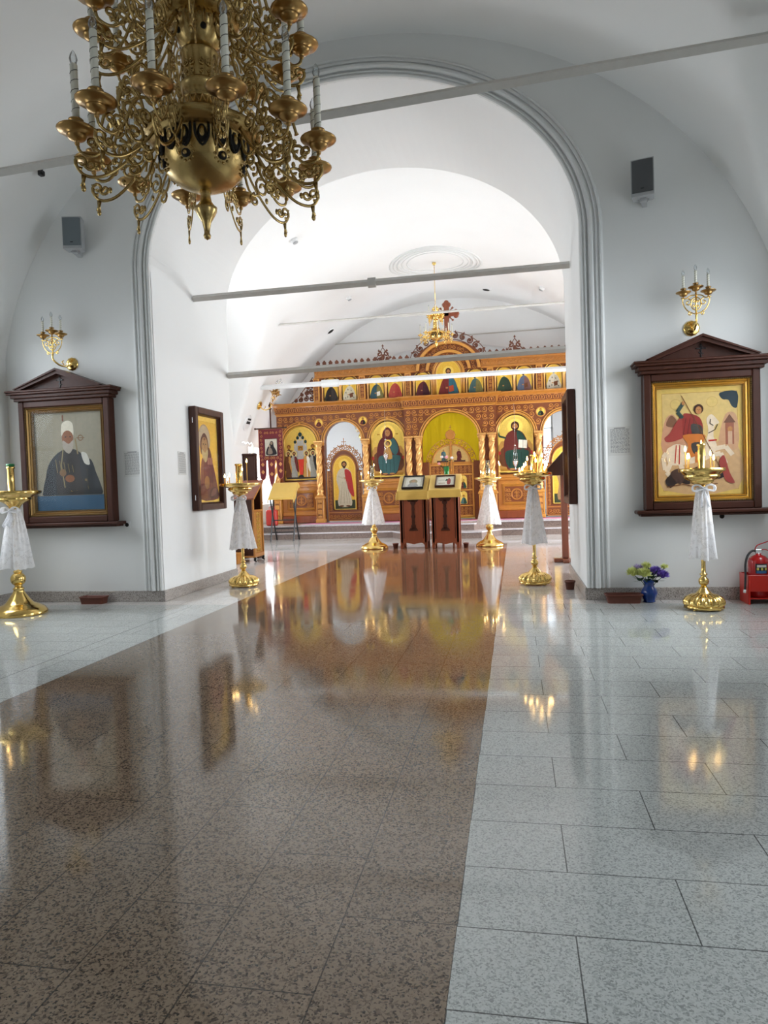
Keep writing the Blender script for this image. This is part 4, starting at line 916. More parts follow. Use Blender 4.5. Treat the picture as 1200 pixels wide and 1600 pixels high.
    arcade('arcade_wall', -1.219, 1.219, YC, [(0, RB, .74, RS, 0)])
    # roundel icons between the arches
    for d in MED:
        p = Paint(); p.ell(.5, .5, .5, .5, GOLD2); bust(p, .5, .04, .74, .9, MAROON if d < 0 else GREEN, MAROON if d < -3 else DARK, halo=GOLD)
        p.ops[1:] = [([(min(.98, max(.02, a)), b) for a, b in q], c) for q, c in p.ops[1:]]
        p.build('roundel_icon', .21, T, (d-.105, -.012, LZ(3.11)-.105), label='small round gold icon')
        m = MB(); m.tube([(d+u, -.012, LZ(3.11)+v) for u, v in arc(0, 0, .118, .118, 0, 2*pi*23/24, 23)], .014, 5, closed=True); P('roundel_frame', m, OAK_LIGHT)
    # ---- lower cornice
    def cornice(x0, x1, yf, z0, z1, ends=(0, 0)):
        y = yf-Y; m = MB(); e0, e1 = ends
        prof = [(0, z0), (.03, z0+.02), (.03, z0+.04), (.02, z0+.05), (.05, z1-.10), (.11, z1-.06), (.14, z1-.045), (.14, z1-.01), (.10, z1), (-.2, z1)]
        k = []
        for (o, z) in prof: k.append([(x0-e0*max(o, 0), y-o+.0, z), (x1+e1*max(o, 0), y-o, z)])
        m.grid(k, sm=False)
        for s_, x, e in ((0, x0, -e0), (1, x1, e1)):
            m.grid([[(x+e*max(o, 0), y-o, z) for o, z in prof], [(x+e*max(o, 0), y+.24, z) for o, z in prof]], sm=False)
        m.box(x0, y, z0, x1, y+.24, z1); w = P('cornice', m, OAK)
        c = MB(); frieze(c, x0+.02, x1-.02, z0+.045, z1-.085, y-.048); P('cornice_carving', c, CARVE, w)
        c = MB(); c.box(x0+.01, y-.045, z0+.045, x1-.01, y-.025, z1-.09); P('cornice_ground', c, OAK_RED, w)
    for sg in (-1, 1):
        a, b = sorted((sg*1.23, sg*4.86)); cornice(a, b, Y-.01, ZT+.01, LZ(3.68), (1, 0) if sg < 0 else (0, 1))
    cornice(-1.24, 1.24, YC-.01, ZT+.01, LZ(3.68), (1, 1))
    # ---- twisted columns on pedestals
    b = MB()
    b.bbox(-.125, -.125, 0, .125, .10, .10, .01); b.bbox(-.105, -.105, .10, .105, .09, .66, .012); b.bbox(-.13, -.13, .66, .13, .10, .72, .015); b.bbox(-.11, -.11, .72, .11, .09, .75, .008)
    pedm = b; pedo = P('pedestal', b, OAK_LIGHT); pedme = pedo.data; bpy.data.objects.remove(pedo)
    c = MB(); 
    for j in range(3):
        for sg in (-1, 1): c.tube([(u, -.108, v) for u, v in spiral(sg*.034, .22+.16*j, .030, pi/2, 1.2*sg, .2, 9)], .006, 4)
    c.tube([(-.07, -.106, .14), (.07, -.106, .14), (.07, -.106, .62), (-.07, -.106, .62)], .006, 4, closed=True)
    o = P('pedestal_carving', c, OAK_RED); pcme = o.data; bpy.data.objects.remove(o)
    b = MB(); rows = []; n = 24; nz = 84; z0, z1 = .94, 2.03
    b.lathe([(.085, .75), (.10, .77), (.085, .80), (.075, .82), (.095, .86), (.09, .90), (.07, .93), (.068, .95)], 20)
    for j in range(nz+1):
        z = z0+(z1-z0)*j/nz; rows.append([(.070*(1+.25*cos(3*(2*pi*i/n)-z*21))*cos(2*pi*i/n), .070*(1+.25*cos(3*(2*pi*i/n)-z*21))*sin(2*pi*i/n), z) for i in range(n)])
    b.grid(rows, closed=True); b.lathe([(.07, 2.03), (.085, 2.04), (.085, 2.06), (.07, 2.075), (.08, 2.10), (.105, 2.18), (.115, 2.20), (.10, 2.21), (0, 2.21)], 20, mod=lambda a, z: 1+(.06*cos(8*a) if 2.08 < z < 2.19 else 0))
    b.bbox(-.12, -.12, 2.21, .12, .06, 2.26, .008)
    for sx in (-1, 1): b.tube([(sx*.075+u, -.10, 2.17+v) for u, v in spiral(0, 0, .032, 0, sx*1.2, .2, 9)], .008, 4)
    o = P('shaft', b, COLGOLD); shme = o.data; bpy.data.objects.remove(o)
    for d in (-4.86, -3.63, -2.31, -1.10, -.84, .84, 1.10, 2.31, 3.63, 4.86):
        cy = -.16 if abs(d) > 1.2 else -.26
        o = inst('column', shme, T, (d, cy+.06, 0)); q = inst('pedestal', pedme, o); inst('pedestal_carving', pcme, o)
    # ---- bases below the big icons
    for d in (-4.19, -1.71, 1.71, 4.19):
        m = MB(); a = .55 if abs(d) > 2 else .50; y = -.02
        m.bbox(d-a, y-.10, 0, d+a, y+.25, .20, .015, m=1); m.bbox(d-a, y-.05, .20, d+a, y+.25, 1.02, .01); m.bbox(d-a, y-.09, .20, d+a, y+.25, .30, .02); m.bbox(d-a, y-.10, 1.0, d+a, y+.25, 1.06, .015); m.bbox(d-a, y-.07, 1.06, d+a, y+.22, 1.15, .012)
        w = P('base_panel', m, [OAK, MAHOG])
        m = MB(); 
        for i, (q, yy) in enumerate(((0, .062), (.03, .075), (.055, .06))): m.tube([(d-a*.74+q, y-yy, .36+q), (d+a*.74-q, y-yy, .36+q), (d+a*.74-q, y-yy, .90-q), (d-a*.74+q, y-yy, .90-q)], .013, 4, closed=True, sm=False)
        P('panel_frame', m, OAK_LIGHT, w)
        m = MB(); m.box(d-a*.62, y-.056, .43, d+a*.62, y-.05, .83); P('panel_ground', m, OAK_RED, w)
        m = MB()
        for rr in (.145, .125): m.tube([(d+u, y-.064, .63+v) for u, v in arc(0, 0, rr, rr, 0, 2*pi*23/24, 23)], .009, 4, closed=True)
        m.box(d-.012, y-.066, .53, d+.012, y-.058, .73); m.box(d-.045, y-.066, .65, d+.045, y-.058, .665)
        for sx in (-1, 1):
            for sz in (-1, 1): m.tube([(d+sx*.05+u, y-.064, .63+sz*.045+v) for u, v in spiral(0, 0, .034, pi/2, sx*1.1, .2, 8)], .006, 4)
            for q in (.20, .275):
                for sz in (-1, 0, 1): cell(m, d+sx*q, .63+sz*.12, .11, sx, y-.064, .007)
        P('panel_carving', m, CARVE, w)
    # ---- big arched icons
    def big(d, a, z0, zs, rise, pnt, label, name='arched_icon', y=.02):
        m = MB(); out = archpoly(-a, a, z0, zs, rise, 20)
        m.tube([(d+u, y-.03, v) for u, v in [(-a, z0), (a, z0)]+[(q[0], q[1]) for q in arc(0, zs, a, rise, 0, pi, 22)]], .018, 5, closed=True)
        fr = P('icon_frame', m, GOLDLEAF)
        pnt.build(name, 2*a, T, (d-a, y-.012, z0), label=label)
    def ground(w, h, rise, col=GOLD2):
        H = h/w; p = Paint(); p.poly(archpoly(0, 1, 0, H-rise/w, rise/w, 20), col, False); p.poly(archpoly(.05, .95, .04, H-rise/w, (rise/w)*.92, 20), tuple(v*.86 for v in col[:3])+(1,), False); return p, H
    A = .47
    # council of saints before a church
    p, H = ground(2*A, 1.49, .47); p.poly([(.3, .62), (.3, 1.02), (.38, 1.06), (.42, 1.18), (.58, 1.18), (.62, 1.06), (.7, 1.02), (.7, .62)], c8(170, 168, 160), False)
    for (x, z, r) in ((.34, 1.12, .045), (.42, 1.24, .045), (.5, 1.33, .06), (.58, 1.24, .045), (.66, 1.12, .045)): p.rect(x-r*.5, z-.12, x+r*.5, z, c8(180, 178, 170)); p.ell(x, z+r*.4, r, r*1.1, c8(34, 58, 60)); p.line([(x, z+r), (x, z+r*2.4)], .01, DARK)
    p.rect(.42, .88, .58, 1.02, GOLDD); head(p, .5, .94, .04)
    for (x, z, rb) in ((.1, .50, BROWN), (.9, .50, MAROON), (.22, .64, BROWN), (.78, .66, BROWN), (.88, .80, DARK), (.14, .8, BROWN)): bust(p, x, z-.2, .22, .5, rb, DARK, halo=GOLDD)
    for (x, z, rb, mt) in ((.12, .06, BROWN, OCHRE), (.30, .06, GREY, MAROON), (.68, .06, OCHRE, WHITE), (.88, .06, GREY, DARK)): standing(p, x, z, .80, rb, mt, halo=c8(206, 184, 120, .5), w=.22, beard=HAIR)
    p.poly([(.42, .62), (.60, .62), (.56, .16), (.46, .16)], c8(204, 60, 44), False); p.ell(.5, .10, .08, .06, DARK); p.rect(.05, .04, .95, .09, c8(48, 40, 34)); p.rect(.68, .1, .7, .5, WHITE)
    big(-4.19, A, LZ(1.545), LZ(2.57), .47, p, 'arched icon of assembled saints before a white church')
    p, H = ground(2*A, 1.56, .54); enthroned(p, .5, .05, 1.45, MAROON, c8(58, 96, 96), HAIR, None, GOLD2, child=True); p.line([(.18, 1.28), (.26, 1.28)], .03, GOLDD); p.line([(.74, 1.28), (.82, 1.28)], .03, GOLDD)
    big(-1.71, .455, LZ(1.545), LZ(2.57), .53, p, 'arched icon of an enthroned mother and child in maroon')
    p, H = ground(2*A, 1.56, .54); enthroned(p, .5, .05, 1.45, c8(100, 40, 34), c8(34, 66, 56), HAIR, HAIR, GOLD2, book=True)
    big(1.71, .455, LZ(1.545), LZ(2.57), .53, p, 'arched icon of a seated bearded figure with open book')
    p, H = ground(2*A, 1.49, .47); standing(p, .5, .06, 1.2, BROWN, OCHRE, halo=GOLD2, beard=GREY, w=.5); big(4.19, A, LZ(1.545), LZ(2.57), .47, p, 'arched icon of a standing saint at the right end')
    # ---- deacon doors
    def door(sg, robe, mantle, label):
        d = sg*2.965; y = .05; D = MB(); w = .50
        D.prism([(d-w, .03), (d+w, .03), (d+w, 1.43), (d+.41, 1.43)]+[(d+.41*cos(t), 1.44+.56*sin(t)) for t in [pi*i/16 for i in range(1, 16)]]+[(d-.41, 1.43), (d-w, 1.43)], y, y+.05)
        dd = P('deacon_door', D, OAK_RED, label=label)
        m = MB(); a = .33; m.tube([(d+u, y-.012, v) for u, v in [(-a, .34), (a, .34)]+arc(0, 1.45, a, .40, 0, pi, 20)], .020, 5, closed=True)
        m.tube([(d+u, y-.006, v) for u, v in [(-.40, 1.44)]+arc(0, 1.44, .40, .55, pi, 0, 20)+[(.40, 1.44)]], .016, 5); m.box(d-w, y-.01, .03, d-w+.03, y, 1.43); m.box(d+w-.03, y-.01, .03, d+w, y, 1.43); m.box(d-w, y-.01, .03, d+w, y, .06); m.box(d-w, y-.01, .25, d+w, y, .275)
        P('door_moulding', m, OAK, dd)
        m = MB(); 
        for j in range(12):
            for sx in (-1, 1): cell(m, d+sx*.415, .36+j*.092, .085, sx*(1 if j % 2 else -1), y-.008, .006)
        for j in range(9): cell(m, d-.40+.10*j, .155, .13, 1 if j % 2 else -1, y-.008, .007)
        P('door_carving', m, CARVE, dd)
        p = Paint(); H = 1.53/.64; p.poly(archpoly(0, 1, 0, 1.13/.64, .39/.64, 18), GOLD2, False); p.poly(archpoly(.05, .95, .04, 1.12/.64, .36/.64, 18), GOLD, False); p.rect(.05, .04, .95, .42, c8(52, 60, 40)); standing(p, .5, .12, H*.84, robe, mantle, halo=GOLD2, beard=HAIR, w=.72)
        p.build('door_icon', .64, dd, (d-.32, y-.012, .34))
        m = MB(); n = 15
        for i in range(n):
            t = pi*(i+.5)/n; cx, cz = d+.47*cos(t), 1.46+.60*sin(t); m.tube([(u, y+.02, v) for u, v in spiral(cx, cz, .062, t, 1.3*(1 if i % 2 else -1), .2, 11)], .013, 4); m.tube([(cx, y+.02, cz), (d+.56*cos(t+.1), y+.02, 1.46+.69*sin(t+.1))], .009, 4); m.ball((d+.565*cos(t+.1), y+.02, 1.46+.695*sin(t+.1)), .014, 0, 5, 4)
        m.tube([(d+u, y+.02, v) for u, v in arc(0, 1.45, .54, .67, 0, pi, 24)], .011, 4)
        m.box(d-.008, y+.012, 2.10, d+.008, y+.028, 2.30); m.box(d-.045, y+.012, 2.21, d+.045, y+.028, 2.228)
        for q in ((0, 2.30), (-.05, 2.219), (.05, 2.219)): m.ball((d+q[0], y+.02, q[1]), .016, 0, 6, 4)
        P('door_cresting', m, OAK, dd)
    door(-1, c8(196, 186, 160), c8(170, 48, 44), 'arched side door with icon of a saint in red cloak')
    door(1, c8(150, 120, 80), c8(120, 50, 40), 'right arched side door with gold icon')
    # ---- royal doors
    for sg in (-1, 1):
        y = .02; xx = lambda u: sg*u; m = MB(); D = []
        pts = [(xx(.012), .05), (xx(.60), .05), (xx(.60), 1.52), (xx(.53), 1.52)]+[(xx(.53*cos(t)), 1.53+.50*sin(t)) for t in [pi/2*i/12 for i in range(1, 12)]]+[(xx(.012), 2.03)]
        m.prism(pts, y, y+.05); dd = P('royal_door', m, OAK, label='left royal door leaf' if sg < 0 else 'right royal door leaf')
        m = MB(); 
        for (z0, z1) in ((.12, .34), (.38, .76), (.80, 1.18), (1.22, 1.44)): m.box(min(xx(.08), xx(.54)), y-.006, z0, max(xx(.08), xx(.54)), y, z1)
        P('door_ground', m, OAK_RED, dd)
        m = MB()
        for z in (.08, .36, .78, 1.20, 1.46): m.bbox(min(xx(.03), xx(.60)), y-.022, z-.018, max(xx(.03), xx(.60)), y, z+.018, .004)
        for u in (.05, .575): m.bbox(min(xx(u-.018), xx(u+.018)), y-.022, .05, max(xx(u-.018), xx(u+.018)), y, 1.5, .004)
        m.tube([(xx(u), y-.012, v) for u, v in arc(0, 1.5, .50, .50, 0, pi/2, 14)], .018, 5)
        P('door_moulding', m, OAK_LIGHT, dd)
        m = MB()
        for (z0, z1, n) in ((.12, .34, 1), (1.22, 1.44, 1)): fill(m, min(xx(.08), xx(.54)), max(xx(.08), xx(.54)), z0, z1, .115, lambda a, b: True, y-.012)
        for (z0, z1) in ((.38, .76), (.80, 1.18)): fill(m, min(xx(.08), xx(.54)), max(xx(.08), xx(.54)), z0, z1, .10, lambda a, b: abs(abs(a)-.31) > .12, y-.012)
        P('door_carving', m, CARVE, dd)
        for z in (.39, .81):
            p = Paint(); p.poly(archpoly(0, 1, 0, 1.35, .45), GOLD2, False); bust(p, .5, .05, .8, 1.3, TEAL if z < .5 else MAROON, GREEN, halo=GOLD); p.build('door_icon', .19, dd, (xx(.31)-.095, y-.014, z+.02))
        p = Paint(); q = [(0, 0)]+[(cos(t), sin(t)) for t in [pi/2*i/12 for i in range(13)]]; q = [(a if sg > 0 else 1-a, b) for a, b in q]; p.poly(q, c8(196, 160, 96, .6), False)
        p.rect(.1 if sg > 0 else .2, 0, .8 if sg > 0 else .9, .10, c8(70, 40, 34)); standing(p, .42 if sg > 0 else .62, .06, .72, MAROON if sg > 0 else c8(60, 80, 90), MAROON if sg > 0 else TEAL, w=.30)
        p.build('tympanum_icon', .44, dd, (.03 if sg > 0 else -.47, y-.012, 1.54))
        m = MB(); n = 6
        for i in range(n):
            t = pi/2*(i+.4)/n; rr = .60; cx, cz = xx(rr*cos(t)), 1.50+rr*sin(t); m.tube([(u, y+.02, v) for u, v in spiral(cx, cz, .070, t if sg > 0 else pi-t, 1.3*(1 if i % 2 else -1), .2, 11)], .012, 4, m=0); m.ball((cx, y+.02, cz), .016, 0, 6, 4)
        m.tube([(xx(u), y+.02, v) for u, v in arc(0, 1.50, .675, .68, .02, pi/2*.93, 18)], .010, 4); m.tube([(xx(u), y+.02, v) for u, v in arc(0, 1.50, .53, .53, .02, pi/2*.93, 18)], .010, 4)
        P('door_cresting', m, OAK_LIGHT, dd)
    m = MB(); m.bbox(-.028, -.03, .05, .028, .07, 2.12, .008); 
    for i in range(9): m.ball((0, -.02, .2+.22*i), .026, 0, 8, 5)
    m.lathe([(.11, -.018), (.135, -.01), (.135, .02), (.11, .03)], 24, c=(0, 0, 2.27), rot=Matrix.Rotation(pi/2, 3, 'X'), mod=lambda a, z: 1+.07*cos(10*a)); m.box(-.008, -.01, 2.38, .008, .01, 2.53); m.box(-.035, -.01, 2.46, .035, .01, 2.474)
    P('door_post', m, OAK)
    p = Paint(); p.ell(.5, .5, .5, .5, GOLDD); p.ell(.5, .5, .3, .3, MAROON); p.build('roundel_icon', .17, T, (-.085, -.024, 2.185))
    # side jambs of the openings
    m = MB()
    for sg in (-1, 1):
        m.bbox(sg*.60, .0, .0, sg*.78, .2, 1.56, .01); m.box(sg*.79, -.11, 0, sg*1.24, .2, ZS)
        m.box(sg*2.42, .01, 0, sg*2.20, .2, ZS); m.box(sg*3.50, .01, 0, sg*3.69, .2, ZS); m.box(sg*4.68, .01, 0, sg*4.86, .2, ZS)
    P('jambs', m, OAK_RED)
    # icon backing boards
    for d in (-4.19, -1.71, 1.71, 4.19):
        m = MB(); m.box(d-.51, .06, 1.1, d+.51, .2, ZT-.1); P('backing_board', m, OAK_RED)
    # ---- upper tier
    U0 = LZ(3.68); U1 = LZ(4.34); xe = 3.70
    m = MB(); m.box(-xe, .03, U0, xe, .20, U1); m.prism([(1.02*cos(t), U1-.02+.80*sin(t)) for t in [pi*i/20 for i in range(21)]], -.02, .18)
    P('upper_wall', m, OAK_RED)
    for d in (-3.66, -2.365, -1.10, 1.10, 2.365, 3.66):
        m = MB(); m.bbox(d-.085, -.04, U0, d+.085, .05, U1, .008); o = P('pilaster', m, OAK_LIGHT)
        m = MB(); m.box(d-.05, -.045, U0+.05, d+.05, -.04, U1-.05); P('pilaster_ground', m, OAK_RED, o)
        m = MB()
        for j in range(6):
            cell(m, d, U0+.09+j*.1, .085, 1 if j % 2 else -1, -.047, .006)
        P('pilaster_carving', m, CARVE, o)
    b = MB(); b.lathe([(.03, U0), (.03, U0+.03), (.018, U0+.05), (.020, U0+.38), (.03, U0+.40), (.036, U0+.44), (.03, U0+.45)], 8); o = P('tmp', b, COLGOLD); ucm = o.data; bpy.data.objects.remove(o)
    def ucol(x): inst('colonnette', ucm, T, (x, -.01, 0))
    upper = [(-3.25, c8(36, 30, 30), c8(52, 44, 40), dict(hood=c8(36, 30, 30), beard=GREY), 'dark hooded monk'), (-2.73, c8(206, 196, 170), c8(196, 186, 160), dict(crosses=True, beard=GREY, book=BROWN), 'bishop in white robe with crosses'),
        (-1.97, c8(52, 80, 88), c8(120, 110, 60), dict(beard=GREY, book=WHITE), 'saint in teal and ochre robes'), (-1.46, c8(170, 72, 60), c8(160, 60, 52), dict(), 'figure in rose red robe'), (-.70, c8(96, 40, 44), c8(70, 32, 40), dict(lean=.08), 'woman in maroon robe facing centre'),
        (.715, c8(70, 96, 96), c8(120, 110, 60), dict(lean=-.06, beard=HAIR), 'bearded man in teal cloak facing centre'), (1.47, c8(52, 70, 50), c8(46, 62, 48), dict(lean=-.08), 'figure in dark green robe'), (1.975, c8(90, 100, 120), c8(120, 84, 76), dict(beard=HAIR, book=BROWN, lean=-.05), 'saint in blue and mauve robes with book'),
        (2.735, c8(200, 190, 170), c8(180, 170, 150), dict(crosses=True, beard=GREY, book=BROWN), 'bishop in patterned white robe, right end'), (3.25, BROWN, MAROON, dict(beard=GREY), 'last saint at the right end')]
    for (d, rb, mt, kw, lb) in upper:
        a = .195; zb = U0+.0; zs = U0+.42; p = Paint(); p.poly(archpoly(0, 1, 0, .46/(2*a), .17/(2*a)), GOLD2, False); p.poly(archpoly(.06, .94, .02, .46/(2*a), .15/(2*a)), GOLD, False); bust(p, .5, .03, .88, 1.45, rb, mt, halo=GOLD2, **kw)
        p.build('upper_icon', 2*a, T, (d-a, .012, zb+.01), label='small arched icon of a '+lb if not lb.startswith(('last',)) else 'small arched icon of the '+lb)
        m = MB(); m.tube([(d+u, .008, v) for u, v in [(-a, zb+.01), (a, zb+.01)]+arc(0, zb+.46, a, .18, 0, pi, 16)], .012, 5, closed=True); m.tube([(d+u, -.0, v) for u, v in arc(0, zb+.46, a+.045, .235, 0, pi, 16)], .014, 5); P('icon_frame', m, GOLDLEAF)
        ucol(d-a-.045); ucol(d+a+.045)
    c = MB()
    for d0, d1 in ((-3.57, -2.45), (-2.28, -1.19), (1.19, 2.28), (2.45, 3.57)): fill(c, d0, d1, U1-.17, U1-.01, .08, lambda x, z: all(((x-u[0])/.26)**2+((z-U0-.46)/.25)**2 > 1 for u in upper), .022)
    P('upper_carving', c, CARVE)
    # central arched icon
    a = .34; p = Paint(); p.poly(archpoly(0, 1, 0, .60/.68, .34/.68, 18), GOLD2, False); p.poly(archpoly(.06, .94, .03, .60/.68, .32/.68, 18), GOLD, False)
    bust(p, .5, .03, .72, 1.15, c8(110, 40, 36), c8(46, 92, 104), beard=HAIR, halo=GOLD2, book=c8(170, 70, 40)); p.line([(.10, .86), (.17, .86)], .04, DARK); p.line([(.80, .86), (.88, .86)], .04, DARK)
    p.build('central_icon', 2*a, T, (-a, -.04, U0-.03), label='larger arched icon of a bearded figure in blue and maroon')
    m = MB()
    for o, r in ((0, .020), (.05, .024), (.085, .014)): m.tube([(u, -.045, v) for u, v in [(-a-o, U0)]+arc(0, U0+.57, a+o, .36+o, pi, 0, 24)+[(a+o, U0)]], r, 6)
    P('icon_frame', m, OAK_LIGHT)
    # upper cornice in two wings and the arched pediment
    for sg in (-1, 1):
        a0, a1 = sorted((sg*.86, sg*xe)); m = MB()
        m.bbox(a0-.0, -.06, U1-.01, a1, .2, U1+.05, .01); m.box(a0, -.03, U1+.05, a1, .2, U1+.22); m.bbox(a0, -.09, U1+.20, a1+.05*(sg > 0), .2, U1+.24, .008); m.bbox(a0, -.12, U1+.24, a1+.05*(sg > 0), .2, U1+.28, .008)
        w = P('upper_cornice', m, OAK); c = MB(); n = int((a1-a0)/.085)
        for i in range(n): x = a0+(a1-a0)*(i+.5)/n; s_ = 1 if i % 2 else -1; c.tube([(x-.045, -.038, U1+.125-s_*.035), (x, -.038, U1+.125), (x+.045, -.038, U1+.125+s_*.035)], .012, 4); c.tube([(u, -.038, v) for u, v in spiral(x, U1+.125-s_*.02, .030, pi/2, s_*1.0, .3, 7)], .008, 4)
        P('upper_cornice_carving', c, CARVE, w)
    m = MB(); ZC = U1+.0
    for (r0, r1, y, mi) in ((.52, .60, -.10, 0), (.78, .86, -.12, 0)):
        A1 = arc(0, ZC, r1, r1*.88, 0, pi, 36); A0 = arc(0, ZC, r0, r0*.88, 0, pi, 36)
        m.strip([(u, y, v) for u, v in A0], [(u, y, v) for u, v in A1]); m.strip([(u, y, v) for u, v in A1], [(u, .18, v) for u, v in A1]); m.strip([(u, y, v) for u, v in A0], [(u, -.02, v) for u, v in A0])
    P('arched_pediment', m, OAK_LIGHT, fix=False)
    c = MB()
    for i in range(18): t = pi*(i+.5)/18; c.tube([(u, -.03, v) for u, v in spiral(.69*cos(t), ZC+.69*.88*sin(t), .062, t, 1.3*(1 if i % 2 else -1), .2, 10)], .010, 4)
    for i in range(11): t = pi*(i+.5)/11; c.tube([(u, -.03, v) for u, v in spiral(.44*cos(t), ZC+.44*.88*sin(t), .055, t, 1.2*(1 if i % 2 else -1), .2, 9)], .009, 4)
    P('pediment_carving', c, CARVE)
    # openwork cresting
    for sg in (-1, 1):
        c = MB(); a0, a1 = 1.02, xe-.02; n = 15
        for i in range(n):
            x = sg*(a0+(a1-a0)*(i+.5)/n); z = U1+.28; w = (a1-a0)/n
            c.tube([(x-w*.5, .0, z+.02), (x-w*.28, .0, z+.085), (x-w*.1, .0, z+.03), (x, .0, z+.02), (x+w*.1, .0, z+.03), (x+w*.28, .0, z+.085), (x+w*.5, .0, z+.02)], .016, 4)
            c.prism([(x-.075, z+.07), (x, z+.02), (x+.075, z+.07), (x+.04, z+.095), (x+.06, z+.13), (x, z+.20), (x-.06, z+.13), (x-.04, z+.095)], -.012, .012)
        c.tube([(sg*a0, 0, U1+.29), (sg*a1, 0, U1+.29)], .014, 4); P('cresting', c, CREST)
        c = MB(); x = sg*1.76; z = U1+.46
        for s1 in (-1, 1):
            for s2 in (-1, 1): c.tube([(u, -.01, v) for u, v in spiral(x+s1*.10, z+s2*.09, .075, pi/2-s1*s2*.3, s1*s2*1.2, .2, 12)], .020, 4)
        c.tube([(x+u, -.01, z+v) for u, v in ((0, -.22), (-.19, -.03), (0, .26), (.19, -.03))], .018, 4, closed=True); c.ball((x, -.01, z), .06, 0, 8, 6, (.8, .3, 1.4))
        for q in ((0, .30), (-.21, -.02), (.21, -.02), (-.11, .17), (.11, .17)): c.prism([(x+q[0]-.03, z+q[1]), (x+q[0], z+q[1]-.035), (x+q[0]+.03, z+q[1]), (x+q[0], z+q[1]+.045)], -.022, .002)
        P('crest_rosette', c, CREST)
        c = MB()
        for i in range(7):
            t = pi/2*(i+.35)/7.3; R_ = .99; cx, cz = sg*R_*cos(t), ZC+R_*.90*sin(t)+.03; tt = t if sg > 0 else pi-t
            c.tube([(u, 0, v) for u, v in spiral(cx, cz, .098-.003*i, tt, 1.45*(1 if i % 2 else -1), .2, 15)], .019, 4); c.ball((cx, 0, cz), .034, 0, 7, 5, (1, .4, 1)); c.prism([(cx+sg*.08*cos(t)*1.0-.025, cz+.09*sin(t)), (cx+sg*.12*cos(t), cz+.09*sin(t)-.02), (cx+sg*.15*cos(t), cz+.15*sin(t)), (cx+sg*.08*cos(t), cz+.09*sin(t)+.04)], -.012, .012)
        c.tube([(sg*u, 0, v) for u, v in arc(0, ZC+.02, .89, .80, .12, pi/2*.96, 16)], .012, 4); c.tube([(sg*u, 0, v) for u, v in arc(0, ZC+.03, 1.09, .99, .12, pi/2*.90, 16)], .010, 4)
        P('arch_cresting', c, CREST)
        c = MB()
        for (u, z, r) in ((.10, .10, .085), (.26, .10, .080), (.42, .08, .070), (.56, .06, .05), (.09, .28, .08), (.24, .26, .070), (.37, .22, .05), (.08, .44, .065), (.20, .40, .05), (.07, .57, .045)):
            x = sg*(xe+.02+u); c.tube([(a, .03, b) for a, b in spiral(x, U0+z+.02, r, pi/2, sg*1.4*(1 if (u*100) % 2 < 1 else -1), .2, 13)], .021, 4); c.ball((x, .03, U0+z+.02), .025, 0, 6, 4, (1, .4, 1))
        c.tube([(sg*(xe+.02+u), .03, U0+v) for u, v in catmull([(.68, .02), (.5, .14), (.36, .32), (.2, .5), (.05, .70)], 4)], .012, 4); P('side_wing', c, CREST)
    # crowning cross
    c = MB(); zb = LZ(5.06); zt = LZ(6.13); za = LZ(5.81)
    c.bbox(-.068, -.06, zb, .068, .0, zt-.08, .01); c.bbox(-.25, -.06, za-.06, .25, .0, za+.06, .01); c.bbox(-.085, -.07, zb, .085, .01, zb+.10, .01); c.bbox(-.075, -.065, zb+.30, .075, .005, zb+.34, .008)
    for (x, z) in ((0, zt-.07), (-.25, za), (.25, za)):
        for q in ((0, .055), (-.05, 0), (.05, 0), (0, -.05)): c.ball((x+q[0]*(1 if x == 0 else .4), -.03, z+q[1]*(1 if x == 0 else 1)), .070, 0, 10, 6, (1, .5, 1))
    for s1 in (-1, 1):
        for s2 in (-1, 1):
            c.tube([(s1*.05, -.03, za+s2*.05), (s1*.15, -.03, za+s2*.15)], .016, 4); c.tube([(s1*.05, -.03, za+s2*.12), (s1*.09, -.03, za+s2*.09), (s1*.12, -.03, za+s2*.05)], .010, 4)
            c.prism([(s1*.16+u, za+s2*.16+v) for u, v in ((-.035, 0), (0, -.035), (.035, 0), (0, .035))], -.045, -.015)
    P('crowning_cross', c, MAHOG)
    return T
iconostasis()
# yellow curtain behind the royal doors
mb = MB(); rows = []
for j in range(9):
    z = .36+3.0*j/8; rows.append([(-1.665-.98+1.96*i/60, 19.36+.012*sin(i*.7+.2*j)+.006*sin(i*2.3), z) for i in range(61)])
mb.grid(rows); obj('altar_curtain', mb, YCURTAIN, None, 'bright yellow curtain hanging behind the royal doors of the screen', 'curtain')

